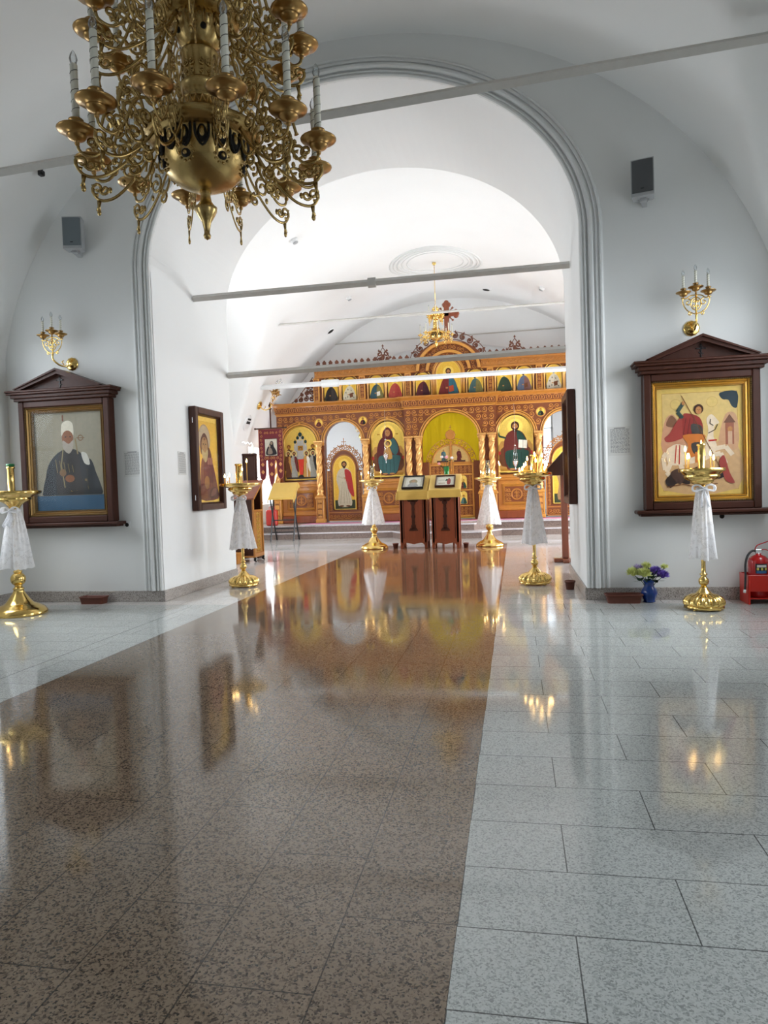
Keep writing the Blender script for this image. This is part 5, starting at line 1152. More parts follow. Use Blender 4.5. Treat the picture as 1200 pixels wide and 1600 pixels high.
# ------------------------------------------------------------------ candle stands with lace covers and tapers
def flame(parent, x, y, z, s=1.):
    b = MB(); b.lathe([(0, 0), (.004, .003), (.0065, .010), (.005, .02), (.002, .029), (0, .036)], 8); k = b.v; b.v = [(a*s, c*s, d*s) for a, c, d in k]
    return obj('flame', b, FLAME, parent, loc=(x, y, z), fix=False)
FL = None
def taper(x, y, z, h, label, group, lean=0, lit=True):
    b = MB(); b.tube([(0, 0, 0), (lean*h*.5, 0, h*.5), (lean*h, 0, h)], .0048, 6); b.tube([(lean*h, 0, h), (lean*h, 0, h+.010)], .0012, 4)
    t = obj('taper_candle', b, WAXTAPER, None, label, 'candle', group, loc=(x, y, z))
    if lit: flame(t, lean*h, 0, h+.006, 1.6)
    return t
def skirt(x, y, zt, zb, rt, rb, label, seed=0, open_=0.):
    rr = random.Random(seed); ph = [rr.uniform(0, 6) for _ in range(6)]
    t = thing('lace_cover', label, 'lace cloth', (x, y, zb)); b = MB(); rows = []; n = 84; H = zt-zb
    for j in range(15):
        v = j/14; row = []
        for i in range(n):
            a = 2*pi*i/n; f = 1+v*(.14*sin(7*a+ph[0])+.10*sin(11*a+ph[1])+.06*sin(4*a+ph[2]))+.10*(1-v)*sin(16*a)
            r = (rt+(rb-rt)*(v**.75))*f; dz = .012*abs(sin(10*a+ph[3])) if j == 14 else 0
            row.append((r*cos(a), r*sin(a), H*(1-v)+dz+(.01*sin(3*a+ph[4])*v)))
        rows.append(row)
    b.grid(rows, closed=True); obj('skirt', b, LACE, t, fix=False)
    b = MB()
    b.lathe([(rt*1.05, H-.012), (rt*1.18, H), (rt*1.05, H+.012)], 20, mod=lambda a, z: 1+.05*sin(9*a)); obj('ribbon', b, LACE, t)
    b = MB()
    for sg in (-1, 1):
        P = catmull([(0, -rt*1.2, H), (sg*.05, -rt*1.35, H+.035), (sg*.095, -rt*1.3, H+.02), (sg*.09, -rt*1.3, H-.02), (sg*.04, -rt*1.3, H-.012), (0, -rt*1.2, H)], 4); b.tube(P, .026, 6, flat=.35)
        b.tube([(0, -rt*1.25, H), (sg*.02, -rt*1.5, H-.08), (sg*.028, -rb*.9, H-.17)], [.014, .026, .030], 6, flat=.3)
    b.ball((0, -rt*1.3, H), .020, 0, 8, 5); obj('bow', b, LACE, t)
    return t
def bowl_ring(b, R, z, m=0): b.lathe([(R*.98, z-.012), (R, z-.01), (R, z+.018), (R*.97, z+.022), (R*.93, z+.01), (R*.93, z-.005)], 36, m=m)
def stand_petal(x, y, H, R, label, vessel=True, rot=0, foot=.178):
    t = thing('candle_stand', label, 'candle stand', (x, y, 0), rot)
    b = MB(); b.lathe([(foot, .016), (foot, .03), (foot*.98, .045)], 36, mod=lambda a, z: 1+.03*cos(12*a))
    b.lathe([(foot*.98, .04), (foot*1.0, .055), (foot*.99, .085), (foot*.88, .115), (foot*.66, .138), (foot*.42, .152), (foot*.36, .165), (foot*.30, .175), (.038, .20), (.030, .215)], 160, mod=lambda a, z: 1+(.13*(abs(cos(8*a))-.5) if .045 < z < .15 else 0)); obj('base', b, BRASS, t)
    for i in range(4):
        f = MB(); a = pi/4+pi/2*i; f.lathe([(.012, 0), (.018, .006), (.016, .018), (0, .02)], 10, c=(foot*.85*cos(a), foot*.85*sin(a), 0)); obj('foot', f, BRASS, t)
    b = MB(); b.lathe([(.026, .21), (.024, .225), (.040, .24), (.047, .265), (.042, .29), (.026, .305), (.022, .32), (.034, .33), (.034, .338), (.021, .345), (.0195, .40), (.0195, .80), (.034, .81), (.048, .835), (.034, .86), (.0195, .87), (.0195, H-.19), (.030, H-.185), (.030, H-.165), (.022, H-.16)], 24); obj('stem', b, BRASS, t)
    b = MB(); b.lathe([(.028, H-.165), (.05, H-.155), (.09, H-.14), (.105, H-.125), (.10, H-.115), (.13, H-.105), (.155, H-.085), (.16, H-.07), (.15, H-.062), (.165, H-.055), (R*.90, H-.035), (R*.985, H-.022)], 48, mod=lambda a, z: 1+(.025*cos(14*a) if H-.15 < z < H-.065 else 0)); bowl_ring(b, R, H-.02); b.lathe([(R*.94, H-.012), (0, H-.018)], 36)
    bw = obj('candle_tray', b, BRASS, t)
    b = MB()
    for i in range(20):
        a = 2*pi*i/20; b.lathe([(.008, 0), (.010, .012), (.007, .014)], 6, c=(R*.78*cos(a), R*.78*sin(a), H-.016))
    for i in range(12):
        a = 2*pi*i/12; b.lathe([(.008, 0), (.010, .012), (.007, .014)], 6, c=(R*.5*cos(a), R*.5*sin(a), H-.016))
    obj('sockets', b, BRASS, bw)
    return t
def stand_ball(x, y, H, R, label, foot=.28, s=1.):
    t = thing('candle_stand', label, 'candle stand', (x, y, 0))
    b = MB(); b.lathe([(foot*.985, 0), (foot, .012), (foot*.995, .03), (foot*.95, .045), (foot*.93, .055), (foot*.86, .075), (foot*.80, .08), (foot*.70, .10), (foot*.56, .115), (foot*.50, .125), (foot*.40, .16), (foot*.27, .215), (.060, .24), (.050, .27), (.062, .28), (.045, .295), (.036, .31)], 48); obj('base', b, BRASS, t)
    b = MB(); b.ball((0, 0, .385), .078, 0, 28, 16); b.lathe([(.036, .30), (.042, .315), (.034, .325)], 24); b.lathe([(.034, .45), (.045, .462), (.045, .475), (.030, .485), (.024, .50), (.023, H-.25), (.034, H-.24), (.034, H-.22), (.024, H-.21)], 24); obj('stem', b, BRASS, t)
    b = MB(); b.lathe([(.026, H-.215), (.05, H-.20), (.06, H-.175), (.075, H-.155), (.12, H-.125), (.165, H-.105), (.175, H-.09), (.165, H-.08), (.20, H-.065), (R*.86, H-.045), (R*.97, H-.035)], 48); bowl_ring(b, R, H-.025); b.lathe([(R*.94, H-.018), (0, H-.022)], 36)
    bw = obj('candle_tray', b, BRASS, t)
    b = MB()
    for i in range(22):
        a = 2*pi*i/22; b.lathe([(.008, 0), (.010, .012), (.007, .014)], 6, c=(R*.78*cos(a), R*.78*sin(a), H-.020))
    obj('sockets', b, BRASS, bw)
    return t
def vessel(x, y, z, h, r, mats, label, top=None, flamez=True):
    """central oil lamp cylinder"""
    t = thing('oil_lamp', label, 'oil lamp', (x, y, z)); b = MB()
    b.lathe([(r*1.25, 0), (r*1.3, .012), (r, .02), (r, h*.90), (r*1.2, h*.93), (r*1.25, h*.97), (r*1.1, h), (r*.85, h*.99), (r*.8, h*.9)], 20, mod=lambda a, q: 1+(.05*sin(5*a+q*40) if .03 < q < h*.88 else 0)); obj('body', b, mats, t)
    if top: c = MB(); c.lathe([(r*.9, h), (r*1.15, h+.005), (r*1.1, h+.028), (r*.7, h+.03), (0, h+.02)], 14, mod=lambda a, q: 1+.12*cos(6*a)); obj('lid', c, top, t)
    if flamez: flame(t, 0, 0, h-.004, 1.1)
    return t
def glass_vessel(x, y, z, h, r, label, lit=True):
    t = thing('glass_lamp', label, 'glass lamp', (x, y, z)); b = MB(); b.lathe([(r*.7, 0), (r*.8, .01), (r*.8, .03), (r, .05), (r, h), (r*.94, h), (r*.94, .055)], 18); obj('glass', b, TUBEGLASS, t, fix=False)
    b = MB(); b.lathe([(r*.8, 0), (r*1.1, .01), (r*1.1, .025), (r*.7, .04), (0, .04)], 16); b.lathe([(r*.6, .04), (r*.6, h*.75), (0, h*.76)], 12, m=1); obj('holder', b, [BRASS, WAX], t)
    if lit: flame(t, 0, 0, h*.77, 1.1)
    return t
# right pier stand
SR = dict(x=1.735, y=7.085)
stand_petal(SR['x'], SR['y'], 1.335, .205, 'brass candle stand in front of the right icon case, petal-lobed foot')
skirt(SR['x'], SR['y'], 1.145, .475, .045, .118, 'white lace cover with bow on the stand by the right icon case', 1)
vessel(SR['x'], SR['y'], 1.322, .245, .033, BRASS, 'tall brass oil lamp, lit, on the stand before the rider icon')
for (dx, dy, h) in ((-.125, .08, .175), (-.128, -.02, .10), (-.10, .05, .105), (.095, .06, .125), (.10, -.03, .08)): taper(SR['x']+dx, SR['y']+dy, 1.320, h, 'lit taper on the stand before the right icon case', 'tapers on the right pier stand')
# passage stands
stand_petal(-3.59, 8.86, 1.375, .270, 'brass candle stand near the monk icon on the left of the passage', foot=.19)
skirt(-3.59, 8.86, 1.175, .50, .045, .155, 'white lace cover on the stand below the monk icon', 2)
vessel(-3.60, 8.86, 1.36, .275, .042, BRASS, 'tall gold oil lamp on the stand near the monk icon', flamez=False)
for (dx, dy, h) in ((-.19, -.05, .085), (-.17, .06, .10), (-.13, -.10, .045), (.085, -.12, .17)): taper(-3.59+dx, 8.86+dy, 1.361, h, 'lit taper on the left passage stand', 'tapers on the left passage stand')
taper(-3.51, 8.92, 1.361, .28, 'lit taper on the left passage stand', 'tapers on the left passage stand')
stand_petal(.215, 8.86, 1.375, .235, 'brass candle stand on the right of the passage crowded with lit tapers', foot=.19)
skirt(.215, 8.86, 1.195, .50, .045, .135, 'grey-white lace cover on the stand beside the right passage wall', 3)
vessel(.245, 8.88, 1.36, .24, .045, BRASS, 'tall gold oil lamp among many tapers on the right passage stand')
for (dx, dy, h) in ((-.155, -.1, .02), (-.12, .08, .04), (-.10, -.08, .075), (-.075, .1, .10), (-.06, -.12, .155), (-.015, -.13, .04), (.03, -.13, .20), (.04, -.16, .13), (.12, -.08, .19), (.135, .08, .12), (.16, -.04, .055), (.175, .02, .085), (.14, -.12, .03)): taper(.215+dx, 8.86+dy, 1.361, h, 'lit taper on the right passage stand', 'tapers on the right passage stand')
# far left foreground stand
stand_ball(-5.385, 6.83, 1.355, .275, 'brass candle stand with ball stem at the left edge of the picture', .285)
skirt(-5.385, 6.83, 1.14, .50, .055, .165, 'white lace cover on the stand at the left edge', 4)
vessel(-5.41, 6.83, 1.335, .285, .036, BRASS, 'twisted gold oil lamp with green lid on the left edge stand', GREENFOIL, False)
for (dx, dy, h) in ((-.13, -.1, .24), (-.15, -.1, .12)): taper(-5.385+dx, 6.83+dy, 1.334, h, 'lit taper on the left edge stand', 'tapers on the left edge stand')
# two stands before the platform
stand_ball(-2.90, 14.33, 1.43, .285, 'brass candle stand left of the two covered lecterns', .285)
skirt(-2.90, 14.33, 1.25, .50, .05, .225, 'white lace cover on the stand left of the lecterns', 5)
glass_vessel(-2.90, 14.33, 1.41, .31, .045, 'glass lamp on the stand left of the lecterns')
for (dx, dy, h) in ((-.22, -.08, .12), (-.10, .1, .14), (.06, -.1, .29), (.19, -.05, .145)): taper(-2.90+dx, 14.33+dy, 1.408, h, 'lit taper on the stand left of the lecterns', 'tapers on the left far stand')
stand_ball(-.53, 14.45, 1.40, .28, 'brass candle stand right of the two covered lecterns', .285)
skirt(-.53, 14.45, 1.24, .44, .05, .21, 'bright white lace cover on the stand right of the lecterns', 6)
glass_vessel(-.53, 14.45, 1.38, .36, .045, 'glass lamp on the stand right of the lecterns')
for (dx, dy, h) in ((-.14, -.08, .10), (-.10, .06, .08), (.09, -.1, .10), (.13, .05, .08), (.03, -.15, .10), (.22, .0, .28), (.235, .08, .24)): taper(-.53+dx, 14.45+dy, 1.378, h, 'lit taper on the stand right of the lecterns', 'tapers on the right far stand')

# ------------------------------------------------------------------ cloth draping
def drape(mb, w, d, zt, fx, ff, fb, seed=0, amp=.012, point=.6):
    """cloth over a top w x d, zt(y) gives the surface; fx side overhang, ff front, fb back overhang"""
    rr = random.Random(seed); ph = [rr.uniform(0, 6) for _ in range(4)]
    NX, NY = 44, 40; rows = []
    for j in range(NY+1):
        t = -d/2-ff+(d+ff+fb)*j/NY; row = []
        for i in range(NX+1):
            s = -w/2-fx+(w+2*fx)*i/NX
            os_ = max(0, abs(s)-w/2); ot = max(0, -d/2-t) or max(0, t-d/2); sgx = 1 if s > 0 else -1; sgy = -1 if t < 0 else 1
            cx = max(-w/2, min(w/2, s)); cy = max(-d/2, min(d/2, t)); z = zt(cy)
            if os_ > 0 and ot > 0: drop = max(os_, ot)+point*min(os_, ot); ex = .012+.12*ot; ey = .012+.12*os_
            else: drop = os_+ot; ex = ey = .012
            wv = amp*min(1, drop/.1)
            x = cx+(sgx*(ex+wv*(1+sin(18*t+ph[0]))) if os_ > 0 else 0); y = cy+(sgy*(ey+wv*(1+sin(16*s+ph[1]))) if ot > 0 else 0)
            row.append((x, y, z+.006-drop+.0))
        rows.append(row)
    mb.grid(rows); return mb
# two central lecterns
def lectern(x, y, label, seed):
    t = thing('lectern', label, 'lectern', (x, y, 0)); w, d = .56, .44; zf, zk = 1.17, 1.46
    b = MB(); b.prism([(-d/2, .12), (d/2, .12), (d/2, zk-.02), (-d/2, zf-.02)], -w/2+.02, w/2-.02, 0, 'x'); obj('body', b, MAHOG, t)
    for sx in (-1, 1):
        for sy in (-1, 1): c = MB(); c.bbox(sx*(w/2)-.035*(sx > 0)-.03*(sx > 0), sy*(d/2)-.06*(sy > 0), 0, sx*(w/2)+.065*(sx < 0), sy*d/2+.06*(sy < 0), 1.12, .008); obj('leg', c, MAHOG, t)
    c = MB(); pts = [(-w/2+.06, .12), (-w/2+.06, .07)]+catmull([(-w/2+.07, .07), (-w/2+.12, .115), (-.06, .10), (0, .085), (.06, .10), (w/2-.12, .115), (w/2-.07, .07)], 4)+[(w/2-.06, .07), (w/2-.06, .14), (-w/2+.06, .14)]
    c.prism(pts, -d/2-.005, -d/2+.02); obj('apron', c, MAHOG, t)
    c = MB(); c.bbox(-w/2+.075, -d/2-.004, .20, -w/2+.09, -d/2, 1.10, .002); c.bbox(w/2-.09, -d/2-.004, .20, w/2-.075, -d/2, 1.10, .002); obj('panel_moulding', c, MAHOG_DARK, t)
    c = MB(); y0 = -d/2-.008; k = [(0, 1.10, .05), (0, 1.02, .09), (0, .93, .055), (0, .80, .035), (0, .65, .045), (0, .53, .035), (0, .45, .05)]
    for (a, z, r) in k: c.ball((a, y0+.005, z), r, 0, 12, 6, (1, .12, 1))
    c.box(-.028, y0-.004, .40, .028, y0+.004, 1.05); c.prism([(-.10, .36), (.10, .36), (.06, .42), (-.06, .42)], y0-.004, y0+.004); c.prism([(-.13, 1.0), (-.09, .95), (.09, .95), (.13, 1.0), (.09, 1.05), (-.09, 1.05)], y0-.004, y0+.004)
    obj('carved_cross', c, MAHOG_DARK, t)
    c = MB(); c.prism([(-d/2-.03, zf-.03), (d/2+.01, zk-.03), (d/2+.01, zk), (-d/2-.03, zf)], -w/2-.02, w/2+.02, 0, 'x'); obj('sloped_top', c, MAHOG, t)
    return t
def slope(zf, zk, d): return lambda y: zf+(zk-zf)*(y+d/2)/d
lectern(-2.045, 14.37, 'dark red-brown lectern with carved cross, left of the central pair', 1)
lectern(-1.385, 14.25, 'dark red-brown lectern with carved cross, right of the central pair', 2)
mb = MB(); drape(mb, .61, .48, slope(1.165, 1.47, .48), .075, .19, .15, 3, .008, .9); obj('yellow_cloth', mb, YCLOTH, None, 'yellow cloth over the left one of the two central lecterns', 'cloth', loc=(-2.045, 14.37, .012))
mb = MB(); drape(mb, .61, .48, slope(1.165, 1.47, .48), .075, .16, .15, 4, .008, 1.2); obj('yellow_cloth', mb, YCLOTH, None, 'yellow cloth over the right one of the two central lecterns', 'cloth', loc=(-1.385, 14.25, .012))
def lect_icon(x, y, w, h, label, art, fr, s, zf=1.165, zk=1.47, d=.48, cy=-.02):
    a = atan2(zk-zf, d); t = thing('framed_icon', label, 'icon', (x, y, (zf+zk)/2+.022+cy*(zk-zf)/d)); t.rotation_euler = (a, 0, 0)
    b = MB(); f = .022
    for q in ((-w/2, -h/2, w/2, -h/2+f), (-w/2, h/2-f, w/2, h/2), (-w/2, -h/2, -w/2+f, h/2), (w/2-f, -h/2, w/2, h/2)): b.bbox(q[0], q[1], 0, q[2], q[3], .05, .004)
    b.box(-w/2+.01, -h/2+.01, 0, w/2-.01, h/2-.01, .02); obj('frame', b, fr, t)
    o = art((w-2*f), (h-2*f)).build('picture', w-2*f, t, (-w/2+f, -h/2+f, .024)); o.rotation_euler = (-pi/2, 0, 0)
    return t
def art_pale(w, h):
    H = h/w; P = Paint(); P.rect(0, 0, 1, H, c8(190, 186, 170)); P.rect(.08, .08, .92, H-.08, c8(168, 160, 138)); P.rect(.10, .10, .90, H-.10, c8(205, 202, 190)); P.ell(.5, H*.55, .22, .22, c8(150, 140, 112)); P.poly([(.25, .12), (.32, H*.4), (.5, H*.5), (.68, H*.4), (.75, .12)], c8(150, 150, 146)); P.ell(.5, H*.58, .10, .12, c8(170, 140, 110)); return P
def art_pale2(w, h):
    H = h/w; P = Paint(); P.rect(0, 0, 1, H, c8(180, 174, 160)); P.rect(.06, .08, .94, H-.08, c8(206, 202, 186)); P.rect(.12, H*.25, .5, H*.33, c8(150, 130, 110)); P.rect(.12, H*.6, .45, H*.64, c8(140, 130, 120)); P.poly([(.62, H*.2), (.6, H*.6), (.7, H*.8), (.8, H*.6), (.78, H*.2)], c8(150, 70, 66)); P.ell(.7, H*.75, .05, .06, c8(120, 84, 60)); P.poly([(.5, H*.5), (.56, H*.75), (.64, H*.6)], GREEN); return P
lect_icon(-2.045, 14.33, .44, .46, 'pale icon in thick black frame lying on the left yellow-covered lectern', art_pale, BLACK, 1)
lect_icon(-1.375, 14.20, .40, .40, 'pale icon in brown frame lying on the right yellow-covered lectern', art_pale2, WALNUT, 2)
# roses standing behind on the lectern / platform
def bouquet(name, label, x, y, z, spec, group, vasemat=None):
    for (dx, dy, dz, r, m, col, n) in spec:
        rr = random.Random(int((dx+3)*1000+dz*777)); t = thing(name, label % col, 'flower', (x, y, z), 0, group); b = MB()
        cx, cy, cz = dx, dy, dz
        for i in range(n):
            u = 1-2*(i+.5)/n; a = i*2.39996; rad = sqrt(1-u*u); dv = Vector((rad*cos(a), rad*sin(a), abs(u)*.9 if u < -.3 else u)); dv.normalize()
            L = r*rr.uniform(.82, 1.1); sd = dv.orthogonal().normalized()*(r*.13); c0 = Vector((cx, cy, cz))+dv*r*.25; tip = Vector((cx, cy, cz))+dv*L; md = c0*.45+tip*.55
            k = len(b.v); b.v += [tuple(c0-sd*.6), tuple(c0+sd*.6), tuple(md+sd), tuple(tip), tuple(md-sd)]; b.face([k, k+1, k+2, k+3, k+4])
        b.ball((cx, cy, cz), r*.42, 0, 7, 5); obj('petals', b, m, t, fix=False)
        b = MB(); b.tube(catmull([(cx*.15, cy*.15, dz*.15), (cx*.4, cy*.4, dz*.6), (cx, cy, dz-r*.2)], 4), .0035, 5)
        for q in range(3): a = rr.uniform(0, 6); b.prism([(cx*.6, dz-r*1.1), (cx*.6+.03*cos(a), dz-r*1.0), (cx*.6+.05*cos(a), dz-r*.6), (cx*.6+.01, dz-r*.7)], cy*.7-.006, cy*.7-.002)
        obj('stem', b, LEAF, t)
def leaves(x, y, z, n, R, label, seed=0):
    rr = random.Random(seed); b = MB()
    for i in range(n):
        a = rr.uniform(0, 2*pi); e = rr.uniform(.1, 1.0); d = Vector((cos(a)*cos(e), sin(a)*cos(e)*.6, sin(e))); p = d*R*rr.uniform(.3, .8); q = p+d*R*.45; sd = d.cross(Vector((0, 0, 1))).normalized()*.014
        k = len(b.v); b.v += [tuple(p), tuple((p+q)/2+sd), tuple(q), tuple((p+q)/2-sd)]; b.face([k, k+1, k+2, k+3])
    o = obj('leaf_spray', b, LEAF, None, label, 'leaves', loc=(x, y, z), fix=False); o['kind'] = 'stuff'; return o
# glass vase with asters on the floor by the right pier
t = thing('blue_vase', 'cobalt blue glass vase on the floor by the right pier', 'vase', (1.315, 7.50, 0)); b = MB()
pr = [(.048, 0), (.062, .006), (.060, .012), (.052, .02), (.070, .06), (.080, .095), (.074, .125), (.052, .155), (.046, .17), (.050, .20), (.062, .225)]
b.lathe(pr+[(r-.005, z) for r, z in pr[::-1] if z > .012], 24, mod=lambda a, z: 1+.035*cos(6*a)); obj('vase_body', b, BLUEGLASS, t)
bouquet('aster_flower', '%s in the blue vase by the right pier', 1.315, 7.50, .05, [(-.155, -.03, .25, .075, YFLOWER, 'leftmost pale yellow-green aster', 90), (-.055, -.07, .245, .078, YFLOWER, 'front yellow-green aster', 90), (-.10, .0, .285, .062, MFLOWER, 'faded mauve aster', 80), (-.02, .02, .31, .058, YFLOWER, 'top pale yellow aster', 80), (.055, -.04, .265, .068, PFLOWER, 'violet aster above the vase neck', 90), (.125, -.04, .225, .068, PFLOWER, 'drooping violet aster at right', 90), (.15, .0, .305, .045, YFLOWER, 'small yellow aster at upper right', 60)], None)
leaves(1.315, 7.50, .20, 60, .19, 'dark green leaves among the asters in the blue vase', 5)
# roses
t = thing('rose_vase', 'small green glass vase of roses on the platform behind the central lecterns', 'vase', (-1.56, 16.9, .34)); b = MB(); b.lathe([(.05, 0), (.06, .01), (.05, .30), (.06, .62), (.055, .62), (.045, .30), (.04, .02), (0, .02)], 16); obj('vase_body', b, GREENGLASS, t)
t = thing('flower_stand', 'slim wooden stand behind the right central lectern carrying the roses', 'stand', (-1.40, 14.78, 0)); b = MB(); b.bbox(-.13, -.11, 1.36, .13, .11, 1.39); obj('top', b, MAHOG, t)
for sx in (-1, 1):
    for sy in (-1, 1): b = MB(); b.bbox(sx*.11-.015, sy*.09-.015, 0, sx*.11+.015, sy*.09+.015, 1.36, .003); obj('leg', b, MAHOG, t)
bpy.data.objects['rose_vase'].location = (-1.40, 14.78, 1.392)
me = bpy.data.objects['vase_body.001'] if 'vase_body.001' in bpy.data.objects else None
for v in me.data.vertices: v.co.z *= .42
bpy.data.objects['rose_vase']['label'] = 'small green glass vase of roses standing behind the right central lectern'
bouquet('rose_flower', '%s in the vase behind the right central lectern', -1.40, 14.78, 1.46, [(-.15, -.02, .25, .045, ROSE, 'leftmost pink rose', 30), (.01, -.04, .38, .05, ROSE, 'topmost pink rose', 32), (.12, 0, .36, .05, ROSEW, 'white rose at the right', 32), (-.09, .02, .39, .045, ROSEW, 'white rose at upper left', 32)], None)
leaves(-1.40, 14.78, 1.58, 40, .15, 'dark green rose leaves behind the right central lectern', 8)

# little pots and planter trays
def pot(x, y, r, h, label, sc=(1, 1, 1)):
    b = MB(); b.lathe([(0, 0), (r*.72, 0), (r*.92, h*.80), (r*1.03, h*.80), (r*1.05, h), (r*.96, h), (r*.90, h*.78), (r*.68, .008), (0, .008)], 22)
    obj('flower_pot', b, CLAY, None, label, 'pot', loc=(x, y, 0))
pot(.60, 8.40, .060, .105, 'small empty brown pot at the foot of the right passage wall')
pot(-2.44, 14.22, .062, .11, 'small brown pot beside the left central lectern'); pot(-.99, 14.1, .058, .105, 'small brown pot beside the right central lectern')
def tray(x, y, w, d, h, label):
    b = MB()
    def ring(q, z, n=6): 
        r = .03; P = []
        for (sx, sy, a0) in ((1, 1, 0), (-1, 1, pi/2), (-1, -1, pi), (1, -1, 1.5*pi)):
            for i in range(n+1): a = a0+pi/2*i/n; P.append((sx*(w/2-r)*q+r*cos(a), sy*(d/2-r)*q+r*sin(a), z))
        return P
    b.grid([ring(.84, 0), ring(.97, h*.85), ring(1.03, h*.85), ring(1.04, h), ring(.98, h), ring(.92, h*.8), ring(.80, .01)], closed=True); k = len(b.v); b.v += ring(.80, .01); b.face(list(range(k, len(b.v)))); k = len(b.v); b.v += ring(.84, 0); b.face(list(range(k, len(b.v))))
    obj('planter_tray', b, CLAY, None, label, 'tray', loc=(x, y, 0))
tray(-4.93, 7.52, .31, .16, .085, 'brown plastic planter tray on the floor under the left icon case'); tray(1.06, 7.48, .36, .17, .09, 'long brown planter tray on the floor left of the blue vase')

# red stand and fire extinguisher
t = thing('extinguisher_stand', 'red metal box stand on the floor at the right edge', 'stand', (2.20, 7.33, 0)); b = MB(); w, d = .42, .27
b.bbox(0, 0, .125, w, .008, .285, .002); obj('front_panel', b, REDPAINT, t)
for i, (x0, x1) in enumerate(((0, .008), (w-.008, w))): b = MB(); b.bbox(x0, .0, 0, x1, d, .285, .001); obj('side_panel', b, REDPAINT, t)
for x0 in (0, w-.02): b = MB(); b.bbox(x0, -.002, 0, x0+.02, .012, .285, .002); obj('leg', b, REDPAINT, t)
b = MB(); b.box(0, d-.008, .10, w, d, .285); b.box(.008, .008, .05, w-.008, d-.008, .06); obj('back_panel', b, REDPAINT, t)
t = thing('fire_extinguisher', 'red fire extinguisher with black hose standing in the red box', 'fire extinguisher', (2.335, 7.46, .062)); b = MB()
b.lathe([(0, 0), (.088, 0), (.094, .01), (.094, .345), (.085, .375), (.055, .40), (.025, .41), (.025, .425), (0, .425)], 28); obj('cylinder', b, REDCYL, t)
b = MB()
for (z0, z1, m, a0, a1) in ((.235, .33, 0, -2.15, -1.0), (.295, .318, 1, -2.0, -1.1), (.235, .262, 2, -2.05, -1.1)):
    o_ = .0955+.0006*(m+1); b.strip([(o_*cos(a0+(a1-a0)*i/8), o_*sin(a0+(a1-a0)*i/8), z0) for i in range(9)], [(o_*cos(a0+(a1-a0)*i/8), o_*sin(a0+(a1-a0)*i/8), z1) for i in range(9)], m)
for q in (-1.92, -1.55, -1.18):
    b.strip([(.0985*cos(q-.10+.2*i/3), .0985*sin(q-.10+.2*i/3), .266) for i in range(4)], [(.0985*cos(q-.10+.2*i/3), .0985*sin(q-.10+.2*i/3), .290) for i in range(4)], 3)
M_B = mat('label_blue', (.05, .16, .36), .5); M_Y = mat('label_yellow', (.65, .60, .12), .5)
obj('label_sticker', b, [BLACK, PAPER, M_B, M_Y], t, fix=False)
b = MB(); b.bbox(-.03, -.018, .42, .03, .018, .465, .005); b.lathe([(.018, .40), (.022, .42), (.018, .43)], 12); obj('valve', b, SILVER, t)
b = MB(); b.tube(catmull([(-.03, 0, .46), (-.01, 0, .50), (.05, 0, .525), (.105, 0, .545)], 4), .010, 6, flat=.5); obj('top_handle', b, REDCYL, t)
b = MB(); b.tube(catmull([(.01, 0, .45), (.06, 0, .462), (.11, 0, .435)], 4), .009, 6, flat=.5); obj('lower_handle', b, REDCYL, t)
b = MB(); b.tube(catmull([(-.02, 0, .445), (-.06, -.02, .45), (-.11, -.05, .41), (-.145, -.09, .33), (-.155, -.12, .22), (-.165, -.135, .10), (-.17, -.14, .07)], 5), .0105, 8); obj('hose', b, RUBBER, t)
b = MB(); b.tube([(-.168, -.14, .085), (-.172, -.14, .055)], .013, 8); obj('nozzle', b, CHROME, t)

# ------------------------------------------------------------------ left lectern cabinet, panel stand, tall candle, right lectern
t = thing('lectern_cabinet', 'wooden lectern cabinet with gold inlaid side by the left passage', 'lectern', (-5.08, 11.95, 0)); w, d = .475, .47
b = MB(); b.bbox(0, 0, .10, w-.03, .02, 1.13); b.bbox(0, 0, .10, .02, d, 1.15); b.bbox(0, d-.02, .10, w-.03, d, 1.42); b.box(.02, .02, .90, w-.02, d-.02, .92); b.box(w-.05, .03, .10, w-.035, d-.03, .92); obj('body', b, MAHOG_DARK, t)
b = MB()
for (y0, y1, z1) in ((0, .035, 1.13), (d-.035, d, 1.42)): b.bbox(w-.035, y0, .10, w, y1, z1, .004)
b.bbox(w-.035, .03, .90, w, d-.03, .935, .004); b.bbox(w-.035, .03, .10, w, d-.03, .15, .004)
obj('side_frame', b, OAK, t)
b = MB(); b.box(w-.033, .035, .15, w-.018, d-.035, .90); obj('side_panel', b, OAK, t, label='orange side panel')
b = MB()
for j in range(9):
    for sg in (-1, 1): b.tube([(w-.014, u, v) for u, v in spiral(d/2+sg*.055, .22+.078*j, .048, pi/2, sg*1.3, .15, 10)], .006, 4)
for (y0, y1, z0, z1) in ((.06, .07, .18, .87), (d-.07, d-.06, .18, .87), (.06, d-.06, .17, .18), (.06, d-.06, .87, .88)): b.box(w-.018, y0, z0, w-.010, y1, z1)
obj('inlay', b, GOLDLEAF, t)
b = MB(); b.prism([(-.04, 1.12), (d+.02, 1.45), (d+.02, 1.475), (-.04, 1.145)], -.02, w+.02, 0, 'x'); obj('sloped_top', b, MAHOG, t)
b = MB(); b.prism([(-.03, 1.125), (.0, 1.125), (d+.02, 1.44), (d+.02, 1.47), (-.03, 1.15)], w+.0, w+.022, 0, 'x'); obj('edge_trim', b, OAK, t)
b = MB(); b.bbox(.0, -.01, .08, w, d+.01, .11, .006); obj('plinth', b, OAK, t)
